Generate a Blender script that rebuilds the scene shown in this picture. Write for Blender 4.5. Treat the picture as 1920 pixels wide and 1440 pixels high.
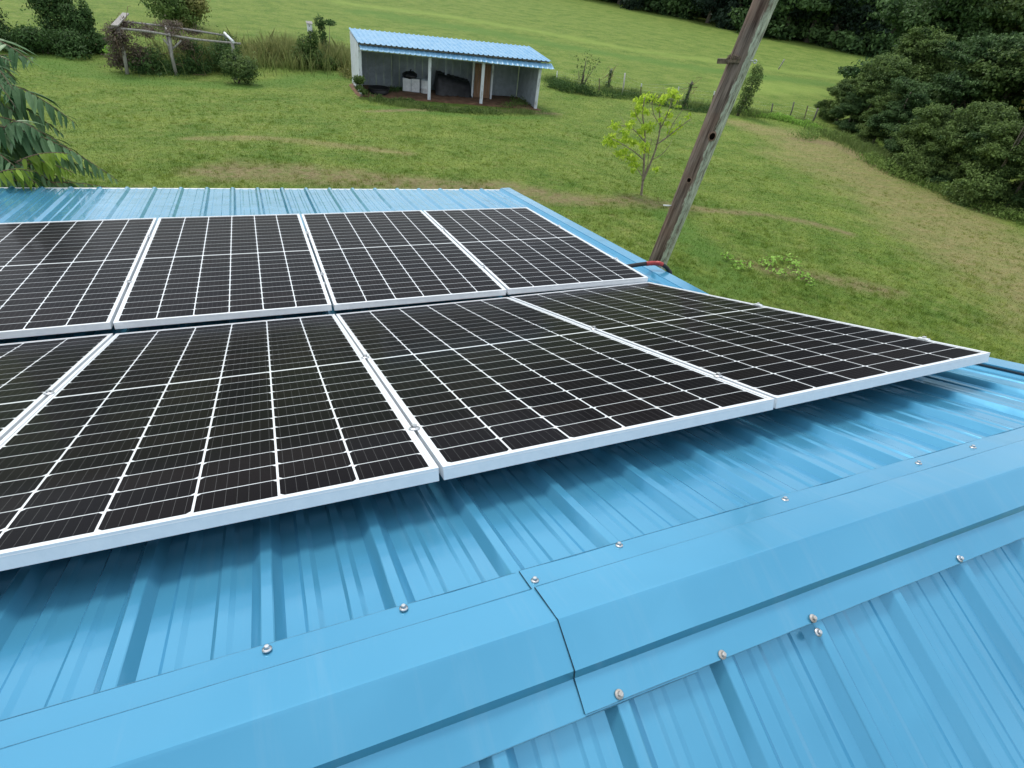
import bpy, math, random
import numpy as np
from mathutils import Vector, Matrix

for o in list(bpy.data.objects): bpy.data.objects.remove(o)
S = bpy.context.scene
COL = S.collection
rad = math.radians

# ------------------------------------------------------------------ camera
CAM_C = np.array([-2.38934, -0.90297, 0.97874])
CAM_R = np.array([[0.920934, -0.373091, 0.112621], [-0.144227, -0.594742, -0.790873], [0.362048, 0.712099, -0.601528]])
FPX = 1075.262                       # focal length for a 1920 px wide picture
cam = bpy.data.cameras.new('camera'); cam_o = bpy.data.objects.new('camera', cam); COL.objects.link(cam_o)
cam.sensor_width = 36; cam.lens = FPX / 1920 * 36; cam.clip_start = 0.02; cam.clip_end = 2000
Mx = Matrix.Identity(4)
for i in range(3):
    Mx[i][0] = CAM_R[0][i]; Mx[i][1] = -CAM_R[1][i]; Mx[i][2] = -CAM_R[2][i]; Mx[i][3] = CAM_C[i]
cam_o.matrix_world = Mx
S.camera = cam_o

# ------------------------------------------------------------------ world, sun, exposure
SUN_EL, SUN_AZ = 55, -12            # degrees; azimuth clockwise from +Y
w = bpy.data.worlds.new('World'); S.world = w; w.use_nodes = True
nt = w.node_tree; nt.nodes.clear()
def N(t, kind, **kw):
    n = t.nodes.new(kind)
    for k, v in kw.items():
        if k in n.inputs: n.inputs[k].default_value = v
        else: setattr(n, k, v)
    return n
sky = N(nt, 'ShaderNodeTexSky', sky_type='NISHITA', sun_disc=False)
sky.sun_elevation = rad(SUN_EL); sky.sun_rotation = rad(SUN_AZ); sky.air_density = 1.2; sky.dust_density = 2.5
tc = N(nt, 'ShaderNodeTexCoord')
mp = N(nt, 'ShaderNodeMapping'); mp.inputs['Scale'].default_value = (1.6, 1.6, 4.0)
nz = N(nt, 'ShaderNodeTexNoise', Scale=1.7, Detail=6.0, Roughness=0.55)
rp = N(nt, 'ShaderNodeValToRGB')
rp.color_ramp.elements[0].position = 0.32; rp.color_ramp.elements[0].color = (0.5, 0.5, 0.5, 1)
rp.color_ramp.elements[1].position = 0.62; rp.color_ramp.elements[1].color = (0.97, 0.97, 0.97, 1)
cl = N(nt, 'ShaderNodeValToRGB')
cl.color_ramp.elements[0].position = 0.3; cl.color_ramp.elements[0].color = (6.2, 7.0, 8.0, 1)
cl.color_ramp.elements[1].position = 0.75; cl.color_ramp.elements[1].color = (11.5, 12.2, 13.0, 1)
mx = N(nt, 'ShaderNodeMixRGB')
bg = N(nt, 'ShaderNodeBackground', Strength=0.10); ow = N(nt, 'ShaderNodeOutputWorld')
L = nt.links.new
L(tc.outputs['Generated'], mp.inputs['Vector']); L(mp.outputs[0], nz.inputs['Vector'])
L(nz.outputs['Fac'], rp.inputs[0]); L(nz.outputs['Fac'], cl.inputs[0])
L(rp.outputs[0], mx.inputs[0]); L(sky.outputs[0], mx.inputs[1]); L(cl.outputs[0], mx.inputs[2])
L(mx.outputs[0], bg.inputs[0]); L(bg.outputs[0], ow.inputs[0])
sl = bpy.data.lights.new('sun', 'SUN'); sl.energy = 1.5; sl.angle = rad(14); sl.color = (1.0, 0.96, 0.9)
so = bpy.data.objects.new('sun', sl); COL.objects.link(so)
az, el = rad(SUN_AZ), rad(SUN_EL)
sd = Vector((math.sin(az) * math.cos(el), math.cos(az) * math.cos(el), math.sin(el)))
so.rotation_euler = sd.to_track_quat('Z', 'Y').to_euler()
S.render.engine = 'CYCLES'
S.view_settings.view_transform = 'Standard'; S.view_settings.look = 'None'
S.view_settings.exposure = 0.35; S.view_settings.gamma = 1.0; S.view_settings.use_curve_mapping = False
S.cycles.max_bounces = 6; S.cycles.transparent_max_bounces = 4

# ------------------------------------------------------------------ measuring helpers
def ray(u, v):
    d = CAM_R.T @ np.array([(u - 960) / FPX, (v - 720) / FPX, 1.0]); return d / np.linalg.norm(d)
def at(u, v, D):                     # point at horizontal distance D seen at photo position u, v
    d = ray(u, v); return CAM_C + d * D / math.hypot(d[0], d[1])
def hitp(u, v, p0, n):
    d = ray(u, v); return CAM_C + d * (np.dot(np.asarray(p0) - CAM_C, n) / np.dot(d, n))
def depth(p): return float(CAM_R[2] @ (np.asarray(p) - CAM_C))
def H(x, y):                         # terrain height
    r = np.hypot(np.asarray(x) + 2.4, np.asarray(y) + .9)
    t = np.clip((r - 8) / 27, 0, 1); t = t * t * (3 - 2 * t)
    return -3.95 - 1.65 * t + .009 * np.clip(r - 48, 0, None)
def gp(u, v):                        # the ground point seen at u, v
    d = ray(u, v); t = 3.0
    while t < 500:
        p = CAM_C + d * t
        if p[2] < H(p[0], p[1]):
            a, b = t - .5, t
            for _ in range(24):
                m = (a + b) / 2; p = CAM_C + d * m
                if p[2] < H(p[0], p[1]): b = m
                else: a = m
            return CAM_C + d * b
        t += .25
    return CAM_C + d * 500

# ------------------------------------------------------------------ object helpers
LOC = {}
def thing(name, label, cat, loc=(0, 0, 0), group=None, rotz=0, scale=1.0):
    o = bpy.data.objects.new(name, None); COL.objects.link(o); o.empty_display_size = .2
    o.location = tuple(float(c) for c in loc); o.rotation_euler = (0, 0, rotz); o.scale = (scale,) * 3
    tag(o, label, cat, group); LOC[o.name] = np.array(loc, float)
    return o
def tag(o, label=None, cat=None, group=None, kind=None):
    if label: o['label'] = label
    if cat: o['category'] = cat
    if group: o['group'] = group
    if kind: o['kind'] = kind
    return o
class MB:
    def __init__(s): s.v = []; s.f = []; s.sm = []
    def add(s, vs, fs, smooth=False):
        b = len(s.v); s.v += [tuple(float(c) for c in q) for q in vs]
        s.f += [tuple(b + i for i in q) for q in fs]; s.sm += [smooth] * len(fs); return s
    def box(s, c, sx, sy, sz, ax=None):
        c = np.asarray(c, float); A = np.eye(3) if ax is None else np.asarray(ax, float)
        vs = [c + A[0] * i * sx / 2 + A[1] * j * sy / 2 + A[2] * k * sz / 2 for k in (-1, 1) for j in (-1, 1) for i in (-1, 1)]
        return s.add(vs, [(0, 2, 3, 1), (4, 5, 7, 6), (0, 1, 5, 4), (2, 6, 7, 3), (0, 4, 6, 2), (1, 3, 7, 5)])
    def beam(s, p, q, w_, h_, up=(0, 0, 1)):
        p = np.asarray(p, float); q = np.asarray(q, float); d = q - p; l = np.linalg.norm(d); d = d / l
        x = np.cross(d, up); x /= np.linalg.norm(x); z = np.cross(x, d)
        return s.box((p + q) / 2, l, w_, h_, (d, x, z))
    def tube(s, pts, rs, n=8, cap=True, smooth=True, jit=0, rng=None):
        pts = [np.asarray(p, float) for p in pts]
        if np.isscalar(rs): rs = [rs] * len(pts)
        rings = []; ref = None
        for i, p in enumerate(pts):
            d = pts[min(i + 1, len(pts) - 1)] - pts[max(i - 1, 0)]; d = d / (np.linalg.norm(d) + 1e-9)
            if ref is None:
                ref = np.cross(d, (0.3, 0.9, 0.2)); ref /= np.linalg.norm(ref)
            x = ref - d * np.dot(ref, d); x /= np.linalg.norm(x); ref = x; y = np.cross(d, x)
            rr = []
            for k in range(n):
                a = 2 * math.pi * k / n; r = rs[i] * (1 + (jit * rng.uniform(-1, 1) if rng else 0))
                rr.append(p + x * math.cos(a) * r + y * math.sin(a) * r)
            rings.append(rr)
        vs = [v for r in rings for v in r]; fs = []
        for i in range(len(pts) - 1):
            for k in range(n):
                a = i * n + k; b = i * n + (k + 1) % n; fs.append((a, b, b + n, a + n))
        s.add(vs, fs, smooth)
        if cap:
            b0 = len(s.v) - len(vs)
            s.f.append(tuple(b0 + k for k in range(n))[::-1]); s.sm.append(False)
            s.f.append(tuple(b0 + (len(pts) - 1) * n + k for k in range(n))); s.sm.append(False)
        return s
    def lathe(s, c, prof, n=12, ax=None, smooth=True):
        c = np.asarray(c, float); A = np.eye(3) if ax is None else np.asarray(ax, float)
        vs = []; fs = []
        for (r, z) in prof:
            for k in range(n):
                a = 2 * math.pi * k / n; vs.append(c + A[0] * r * math.cos(a) + A[1] * r * math.sin(a) + A[2] * z)
        for i in range(len(prof) - 1):
            for k in range(n):
                a = i * n + k; b = i * n + (k + 1) % n; fs.append((a, b, b + n, a + n))
        s.add(vs, fs, smooth); return s
    def mesh(s, name, off=None):
        me = bpy.data.meshes.new(name)
        vs = s.v if off is None else [tuple(np.asarray(q) - off) for q in s.v]
        me.from_pydata(vs, [], s.f); me.polygons.foreach_set('use_smooth', s.sm); me.update(); return me
def link(name, me, mat=None, parent=None, label=None):
    o = bpy.data.objects.new(name, me); COL.objects.link(o)
    if mat and not me.materials: me.materials.append(mat)
    if parent: o.parent = parent
    if label: o['label'] = label
    return o
def part(name, mb, mat, parent, label=None):     # vertices given in world coordinates
    top = parent; off = np.zeros(3)
    while top is not None:
        if top.name in LOC: off = LOC[top.name]; break
        top = top.parent
    me = mb.mesh(name, off) if isinstance(mb, MB) else mb
    return link(name, me, mat, parent, label)
def fastmesh(name, V, F, smooth=False, attrs=None):
    me = bpy.data.meshes.new(name); V = np.asarray(V, np.float32); F = np.asarray(F, np.int32); k = F.shape[1]
    me.vertices.add(len(V)); me.vertices.foreach_set('co', V.ravel())
    me.loops.add(F.size); me.loops.foreach_set('vertex_index', F.ravel())
    me.polygons.add(len(F)); me.polygons.foreach_set('loop_start', np.arange(0, F.size, k, dtype=np.int32))
    me.polygons.foreach_set('loop_total', np.full(len(F), k, np.int32))
    me.polygons.foreach_set('use_smooth', np.full(len(F), smooth))
    for n_, a in (attrs or {}).items():
        at_ = me.attributes.new(n_, 'FLOAT', 'POINT'); at_.data.foreach_set('value', np.asarray(a, np.float32))
    me.update(calc_edges=True); return me
def copy_tree(o, parent=None):
    c = o.copy(); COL.objects.link(c); c.parent = parent
    for ch in list(o.children): copy_tree(ch, c)
    return c

# ------------------------------------------------------------------ materials
def mat(name, col, rough=.6, metal=0.0, spec=.5, coat=0.0, coatr=.05):
    m = bpy.data.materials.new(name); m.use_nodes = True; b = m.node_tree.nodes['Principled BSDF']
    b.inputs['Base Color'].default_value = (*col, 1); b.inputs['Roughness'].default_value = rough
    b.inputs['Metallic'].default_value = metal; b.inputs['Specular IOR Level'].default_value = spec
    b.inputs['Coat Weight'].default_value = coat; b.inputs['Coat Roughness'].default_value = coatr
    return m
def noisy(name, c1, c2, scale=5, rough=.6, metal=0, bump=0, bscale=None, stretch=(1, 1, 1), detail=5, lo=.35, hi=.65, spec=.5, coat=0, rvar=0, bdist=.01):
    m = mat(name, c1, rough, metal, spec, coat); t = m.node_tree; b = t.nodes['Principled BSDF']; l = t.links.new
    tc = N(t, 'ShaderNodeTexCoord'); mp = N(t, 'ShaderNodeMapping'); mp.inputs['Scale'].default_value = stretch
    l(tc.outputs['Object'], mp.inputs['Vector'])
    n = N(t, 'ShaderNodeTexNoise', Scale=scale, Detail=detail, Roughness=.6); l(mp.outputs[0], n.inputs['Vector'])
    r = N(t, 'ShaderNodeValToRGB'); r.color_ramp.elements[0].position = lo; r.color_ramp.elements[1].position = hi
    r.color_ramp.elements[0].color = (*c1, 1); r.color_ramp.elements[1].color = (*c2, 1)
    l(n.outputs['Fac'], r.inputs[0]); l(r.outputs[0], b.inputs['Base Color'])
    if rvar:
        mr = N(t, 'ShaderNodeMapRange'); mr.inputs['From Min'].default_value = .3; mr.inputs['From Max'].default_value = .7
        mr.inputs['To Min'].default_value = rough - rvar; mr.inputs['To Max'].default_value = rough + rvar
        l(n.outputs['Fac'], mr.inputs[0]); l(mr.outputs[0], b.inputs['Roughness'])
    if bump:
        n2 = N(t, 'ShaderNodeTexNoise', Scale=bscale or scale * 3, Detail=4.0); l(mp.outputs[0], n2.inputs['Vector'])
        bp = N(t, 'ShaderNodeBump', Strength=bump, Distance=bdist); l(n2.outputs['Fac'], bp.inputs['Height']); l(bp.outputs[0], b.inputs['Normal'])
    return m
def leaf_mat(name, dark, light, trans=.25, rough=.5):
    m = bpy.data.materials.new(name); m.use_nodes = True; t = m.node_tree; l = t.links.new; b = t.nodes['Principled BSDF']
    a = N(t, 'ShaderNodeAttribute', attribute_name='tint')
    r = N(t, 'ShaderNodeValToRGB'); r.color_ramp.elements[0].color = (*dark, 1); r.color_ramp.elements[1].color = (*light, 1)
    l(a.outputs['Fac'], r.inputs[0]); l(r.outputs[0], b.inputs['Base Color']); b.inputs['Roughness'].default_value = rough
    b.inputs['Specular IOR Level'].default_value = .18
    tr = N(t, 'ShaderNodeBsdfTranslucent'); l(r.outputs[0], tr.inputs[0])
    mx = N(t, 'ShaderNodeMixShader', Fac=trans); out = t.nodes['Material Output']
    l(b.outputs[0], mx.inputs[1]); l(tr.outputs[0], mx.inputs[2]); l(mx.outputs[0], out.inputs[0])
    return m

def roof_paint():
    m = mat('blue roof paint', (.10, .37, .60), .25, metal=.34, spec=.40, coat=.42, coatr=.07); m.node_tree.nodes['Principled BSDF'].inputs['Coat IOR'].default_value = 1.38; t = m.node_tree; b = t.nodes['Principled BSDF']; l = t.links.new
    tc = N(t, 'ShaderNodeTexCoord')
    n1 = N(t, 'ShaderNodeTexNoise', Scale=1.3, Detail=3.0); l(tc.outputs['Object'], n1.inputs['Vector'])
    n2 = N(t, 'ShaderNodeTexNoise', Scale=60.0, Detail=4.0); l(tc.outputs['Object'], n2.inputs['Vector'])
    r = N(t, 'ShaderNodeValToRGB'); e = r.color_ramp.elements
    e[0].position = .3; e[0].color = (.072, .322, .515, 1); e[1].position = .7; e[1].color = (.100, .380, .580, 1)
    l(n1.outputs['Fac'], r.inputs[0])
    # fine pale chalky dust
    mp = N(t, 'ShaderNodeMapping'); mp.inputs['Scale'].default_value = (14, 1.2, 1.2); l(tc.outputs['Object'], mp.inputs['Vector'])
    n3 = N(t, 'ShaderNodeTexNoise', Scale=1.6, Detail=5.0, Roughness=.65); l(mp.outputs[0], n3.inputs['Vector'])
    mr = N(t, 'ShaderNodeMapRange'); mr.inputs['From Min'].default_value = .55; mr.inputs['From Max'].default_value = .8
    mr.inputs['To Max'].default_value = .13; l(n3.outputs['Fac'], mr.inputs[0])
    mx = N(t, 'ShaderNodeMixRGB'); mx.inputs[2].default_value = (.36, .52, .62, 1); l(mr.outputs[0], mx.inputs[0]); l(r.outputs[0], mx.inputs[1])
    # dark specks of dirt
    v = N(t, 'ShaderNodeTexVoronoi', Scale=9.0); l(tc.outputs['Object'], v.inputs['Vector'])
    lt = N(t, 'ShaderNodeMath', operation='LESS_THAN'); lt.inputs[1].default_value = .013; l(v.outputs['Distance'], lt.inputs[0])
    mx2 = N(t, 'ShaderNodeMixRGB'); mx2.inputs[2].default_value = (.03, .10, .15, 1)
    n4 = N(t, 'ShaderNodeTexNoise', Scale=1.1); l(tc.outputs['Object'], n4.inputs['Vector'])
    g = N(t, 'ShaderNodeMath', operation='GREATER_THAN'); g.inputs[1].default_value = .52; l(n4.outputs['Fac'], g.inputs[0])
    mu = N(t, 'ShaderNodeMath', operation='MULTIPLY'); l(lt.outputs[0], mu.inputs[0]); l(g.outputs[0], mu.inputs[1])
    l(mu.outputs[0], mx2.inputs[0]); l(mx.outputs[0], mx2.inputs[1]); l(mx2.outputs[0], b.inputs['Base Color'])
    rr = N(t, 'ShaderNodeMapRange'); rr.inputs['To Min'].default_value = .15; rr.inputs['To Max'].default_value = .26
    l(n3.outputs['Fac'], rr.inputs[0]); l(rr.outputs[0], b.inputs['Roughness'])
    # oil canning and orange peel
    b1 = N(t, 'ShaderNodeBump', Strength=.5, Distance=.014); n5 = N(t, 'ShaderNodeTexNoise', Scale=5.0, Detail=1.5)
    l(tc.outputs['Object'], n5.inputs['Vector']); l(n5.outputs['Fac'], b1.inputs['Height'])
    b2 = N(t, 'ShaderNodeBump', Strength=.05, Distance=.002); l(n2.outputs['Fac'], b2.inputs['Height']); l(b1.outputs[0], b2.inputs['Normal'])
    l(b2.outputs[0], b.inputs['Normal'])
    return m
M_ROOF = roof_paint()
M_SHEDROOF = noisy('weathered pale blue sheet metal', (.13, .34, .54), (.24, .44, .60), 3, .4, bump=.1, stretch=(1, 1, 1))
M_FRAME = noisy('anodised aluminium', (.82, .85, .87), (.88, .90, .91), 30, .36, .10, bump=.03, bscale=200)
M_STEEL = noisy('galvanised steel', (.55, .56, .57), (.72, .73, .73), 60, .35, .85)
M_RUST = noisy('rusty zinc', (.40, .36, .31), (.62, .61, .59), 90, .6, .3)
M_BACK = mat('white backsheet under glass', (.80, .83, .84), .5, coat=.5, coatr=.05)
M_UNDER = mat('dark underside of the panel', (.03, .03, .035), .6)
M_WHITEPAINT = noisy('chalky white paint', (.62, .65, .66), (.80, .82, .83), 7, .65, bump=.08)
M_OLDPAINT = noisy('peeling white paint on boards', (.30, .30, .28), (.66, .70, .74), 9, .75, bump=.2, stretch=(1, 1, .25), lo=.30, hi=.46)
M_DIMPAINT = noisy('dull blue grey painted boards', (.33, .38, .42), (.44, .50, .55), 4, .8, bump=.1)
M_BLACK = mat('black rubber', (.012, .012, .014), .55)
M_TARP = noisy('black plastic tarp', (.006, .006, .008), (.02, .022, .026), 6, .45, bump=.6, bscale=9)
M_REDTAPE = noisy('glossy red tape', (.30, .022, .022), (.46, .05, .045), 30, .35)
M_BROWNWOOD = noisy('brown weathered planks', (.16, .09, .05), (.28, .17, .10), 3, .8, stretch=(6, 6, .6), bump=.2)
M_GREYWOOD = noisy('silvery weathered wood', (.20, .19, .17), (.40, .38, .35), 3, .85, stretch=(6, 6, .8), bump=.4)
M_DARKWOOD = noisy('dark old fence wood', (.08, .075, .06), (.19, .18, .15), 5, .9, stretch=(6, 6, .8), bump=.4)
M_DULLSTEEL = noisy('dull rusted post steel', (.09, .075, .05), (.20, .15, .10), 30, .8)
M_BARK = noisy('grey bark', (.10, .085, .065), (.22, .19, .15), 12, .9, bump=.5)
M_TWIG = noisy('brown twigs', (.13, .08, .05), (.24, .16, .10), 20, .9)

def cell_mat():
    m = mat('silicon cells', (.010, .009, .014), .35, spec=.4, coat=1.0, coatr=.035); t = m.node_tree; b = t.nodes['Principled BSDF']; l = t.links.new
    uv = N(t, 'ShaderNodeUVMap', uv_map='cell'); sp = N(t, 'ShaderNodeSeparateXYZ'); l(uv.outputs[0], sp.inputs[0])
    mu = N(t, 'ShaderNodeMath', operation='MULTIPLY'); mu.inputs[1].default_value = 7; l(sp.outputs[0], mu.inputs[0])
    fr = N(t, 'ShaderNodeMath', operation='FRACT'); l(mu.outputs[0], fr.inputs[0])
    su = N(t, 'ShaderNodeMath', operation='SUBTRACT'); su.inputs[1].default_value = .5; l(fr.outputs[0], su.inputs[0])
    ab = N(t, 'ShaderNodeMath', operation='ABSOLUTE'); l(su.outputs[0], ab.inputs[0])
    lt = N(t, 'ShaderNodeMath', operation='LESS_THAN'); lt.inputs[1].default_value = .016; l(ab.outputs[0], lt.inputs[0])
    # per cell tone
    oi = N(t, 'ShaderNodeAttribute', attribute_name='tone')
    r = N(t, 'ShaderNodeValToRGB'); r.color_ramp.elements[0].color = (.0022, .0014, .0050, 1); r.color_ramp.elements[1].color = (.0085, .0050, .0070, 1)
    l(oi.outputs['Fac'], r.inputs[0])
    tc = N(t, 'ShaderNodeTexCoord'); n = N(t, 'ShaderNodeTexNoise', Scale=90.0, Detail=3.0)
    mp = N(t, 'ShaderNodeMapping'); mp.inputs['Scale'].default_value = (6, .3, 1); l(tc.outputs['Object'], mp.inputs['Vector']); l(mp.outputs[0], n.inputs['Vector'])
    mm = N(t, 'ShaderNodeMixRGB', blend_type='MULTIPLY', Fac=.6); l(r.outputs[0], mm.inputs[1]); l(n.outputs['Fac'], mm.inputs[2])
    mx = N(t, 'ShaderNodeMixRGB'); mx.inputs[2].default_value = (.09, .09, .09, 1); l(lt.outputs[0], mx.inputs[0]); l(mm.outputs[0], mx.inputs[1])
    # thin film of dust on the glass
    nd = N(t, 'ShaderNodeTexNoise', Scale=2.3, Detail=6.0, Roughness=.7); l(tc.outputs['Object'], nd.inputs['Vector'])
    dr = N(t, 'ShaderNodeMapRange'); dr.inputs['From Min'].default_value = .4; dr.inputs['From Max'].default_value = .85; dr.inputs['To Max'].default_value = .012
    l(nd.outputs['Fac'], dr.inputs[0])
    m3 = N(t, 'ShaderNodeMixRGB'); m3.inputs[2].default_value = (.20, .18, .17, 1); l(dr.outputs[0], m3.inputs[0]); l(mx.outputs[0], m3.inputs[1])
    # bird lime and pollen specks
    v = N(t, 'ShaderNodeTexVoronoi', Scale=5.0); l(tc.outputs['Object'], v.inputs['Vector'])
    lt2 = N(t, 'ShaderNodeMath', operation='LESS_THAN'); lt2.inputs[1].default_value = .011; l(v.outputs['Distance'], lt2.inputs[0])
    m4 = N(t, 'ShaderNodeMixRGB'); m4.inputs[2].default_value = (.5, .46, .4, 1); l(lt2.outputs[0], m4.inputs[0]); l(m3.outputs[0], m4.inputs[1])
    l(m4.outputs[0], b.inputs['Base Color'])
    b.inputs['Coat IOR'].default_value = 1.22; b.inputs['Coat Weight'].default_value = .17; b.inputs['Coat Roughness'].default_value = .09
    b.inputs['Specular IOR Level'].default_value = .02
    return m
M_CELL = cell_mat()

# ------------------------------------------------------------------ roof geometry constants
A2, B2 = 0.35865055, 0.14428659
S1 = np.array([0, math.cos(A2), -math.sin(A2)]); N1 = np.array([0, math.sin(A2), math.cos(A2)])
S2 = np.array([0, math.cos(B2), -math.sin(B2)]); N2 = np.array([0, math.sin(B2), math.cos(B2)])
O2 = np.array([0.0063, 1.993, -0.7031])
RIB_H = .019
PAN1 = -N1 * (.107 + RIB_H)                  # point on the pan of the main slope
PAN2 = O2 - N2 * (.085 + RIB_H)
XR = .262                                    # right-hand edge of the sheets
APEX = np.array([-.476, .083])               # y, z of the cap's crease
E3 = rad(23); S3 = np.array([0, -math.cos(E3), -math.sin(E3)]); N3 = np.array([0, -math.sin(E3), math.cos(E3)])
HS = .015
APEX3 = np.array([0, APEX[0], APEX[1]])
PAN3 = APEX3 - N3 * (HS + RIB_H + .003)
JY = 1.687                                   # pitch change
def yz_on(p0, n, y):                         # height of a plane at y
    return p0[2] - (y - p0[1]) * n[1] / n[2]

def profile(pitch, nrib, lap_l=False, lap_r=False):
    pts = []
    for k in range(nrib + 1):
        x = k * pitch
        rib = [(x - .029, 0), (x - .0115, RIB_H), (x - .0095, RIB_H + .0012), (x + .0095, RIB_H + .0012), (x + .0115, RIB_H), (x + .029, 0)]
        if k == 0: rib = [(x - .012, RIB_H * .985)] + rib[2:]
        if k == nrib: rib = rib[:4] + [(x + .012, RIB_H * .985)]
        pts += rib
        if k < nrib:
            for fr in (1 / 3, 2 / 3):
                c = x + pitch * fr; pts += [(c - .0160, 0), (c - .0095, .0042), (c + .0080, .0042), (c + .0185, 0)]
    return pts
def sheet(x0, pitch, nrib, pan, nrm, y0, y1f, lift=0.0, nseg=10, seed=0):
    """ribbed steel sheet from y0 to y1f(x) on the plane through pan with normal nrm"""
    rng = np.random.RandomState(seed); mb = MB(); pr = profile(pitch, nrib); nx = len(pr); vs = []
    ph = rng.uniform(0, 6, 4)
    for j in range(nseg + 1):
        for (x, h) in pr:
            X = x0 + x; y1 = y1f(X); y = y0 + (y1 - y0) * j / nseg
            wob = .0012 * math.sin(y * 5.1 + ph[0] + X * 2) + .0008 * math.sin(X * 11 + ph[1] + y * 2.3) if h < .003 else 0
            p = np.array([X, y, yz_on(pan, nrm, y)]) + nrm * (h + lift + wob)
            vs.append(p)
    fs = []
    for j in range(nseg):
        for i in range(nx - 1):
            a = j * nx + i; q = (a, a + 1, a + 1 + nx, a + nx)
            fs.append(q if y1f(x0) > y0 else q[::-1])
    mb.add(vs, fs); return mb

# ================================================================== THE HOUSE
house = thing('house', 'house with glossy blue ribbed metal roof carrying the solar panels', 'house', (-3.5, 1.5, -3.95))
XL = -8.0
pit = .2286; shw = 4 * pit
nsh = 9
for k in range(nsh):
    x0 = XR - shw * (k + 1)
    part('roof_sheet', sheet(x0, pit, 4, PAN1, N1, APEX[0] + .03, lambda X: JY + .02, lift=.0012 * (k % 2), seed=k), M_ROOF, house)
eave = lambda X: 5.29 - .122 * (X - .28)
p2 = .2395
for k in range(nsh):
    x0 = XR - 4 * p2 * (k + 1) + .0
    part('roof_sheet', sheet(x0, p2, 4, PAN2, N2, JY - .04, eave, lift=.0012 * (k % 2) + .0, seed=20 + k), M_ROOF, house)
p3 = .2225; x3 = -1.951 + 10 * p3 + .0
for k in range(nsh + 1):
    x0 = x3 - 4 * p3 * (k + 1) - 2 * p3 + .0
    part('roof_sheet', sheet(x0 + 2 * p3 - 0 * p3, p3, 4, PAN3, N3, APEX[0] - .03, lambda X: -3.4, lift=.0012 * (k % 2), seed=40 + k), M_ROOF, house)

# ridge cap in two lengths, lapped
def on1(s, h=0.0):                           # point on rib tops of main slope; s along slope
    return S1 * s - N1 * .105 + N1 * h
def cap_profile(dz, extra=0.0):
    a = on1(-.310, .0015 + dz); b = on1(-.3865, .0015 + dz); c = on1(-.3825, HS + dz)
    ap = APEX3 + np.array([0, 0, dz])
    d = APEX3 + S3 * .0815 + N3 * dz; e = APEX3 + S3 * .0925 + N3 * (-HS + .0015 + dz); f = APEX3 + S3 * (.146 + extra) + N3 * (-HS + .0015 + dz)
    hem = on1(-.310, -.003 + dz); hem2 = f - N3 * .005
    r1 = ap - S1 * 0 + S1 * .006 + N1 * 0; r1 = ap + (c - ap) / np.linalg.norm(c - ap) * .005
    r2 = ap + (d - ap) / np.linalg.norm(d - ap) * .005; apx = ap - np.array([0, 0, .0003])
    return [hem, a, b, c, r1, apx, r2, d, e, f, hem2]
def cap(xa, xb, dz, extra=0.0, seed=0, skew=0.0):
    pr = cap_profile(dz, extra); n = max(2, int((xb - xa) / .12)); mb = MB(); vs = []; rng = np.random.RandomState(seed)
    for i in range(n + 1):
        for j, p in enumerate(pr):
            x = xa + (xb - xa) * i / n
            q = p + np.array([x, 0, 0]); q[2] += rng.uniform(-.0013, .0013) * (0 if j in (4, 5, 6) else 1)
            if i == 0: q[0] += rng.uniform(-.0015, .0015)
            vs.append(q)
    m_ = len(pr); fs = [(i * m_ + j, (i + 1) * m_ + j, (i + 1) * m_ + j + 1, i * m_ + j + 1) for i in range(n) for j in range(m_ - 1)]
    mb.add(vs, [f[::-1] for f in fs])
    return mb
capA = part('ridge_cap', cap(-8.6, -1.80, 0.0, extra=.004, seed=1), M_ROOF, house, 'left length of the ridge cap, tucked under the lap joint')
capB = part('ridge_cap', cap(-2.022, .385, .0028, seed=2), M_ROOF, house, 'right length of the ridge cap, lying over the lap joint')

M_EDGELINE = noisy('darker roof blue line', (.045, .17, .27), (.08, .26, .38), 60, .6)  # thin tubes in a darker roof blue along cap edges and bends
def edge_line(p0, xa, xb, r, parent, name='cut_edge', mt=None):
    n = 40; rg = np.random.RandomState(int(abs(xa) * 100)); part(name, MB().tube([np.asarray(p0) + [xa + (xb - xa) * i / n, 0, rg.uniform(-.0002, .0002)] for i in range(n + 1)], r, 5), mt or M_EDGELINE, parent)
for xa, xb, dz, cp in ((-8.6, -2.03, 0, capA), (-2.02, .38, .0028, capB)):
    pr = cap_profile(dz); edge_line(pr[1] + S1 * .0004, xa, xb, .0007, cp); edge_line(pr[3] + N1 * .0001 + S1 * .0006, xa, xb, .0005, cp, 'bend_line')
edge_line(cap_profile(0, .004)[9], -8.6, -1.80, .0007, capA); edge_line(cap_profile(.0028)[9], -2.02, .38, .0007, capB)
pr_ = cap_profile(.0028); M_GAP = mat('dark gap line', (.01, .03, .045), .9)
part('lap_gap', MB().tube([q + [-2.0225, 0, -.0006] for q in (pr_[1], pr_[2], pr_[3], pr_[5], pr_[7], pr_[8], pr_[9])], .0008, 5, smooth=False), M_GAP, capB)
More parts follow.
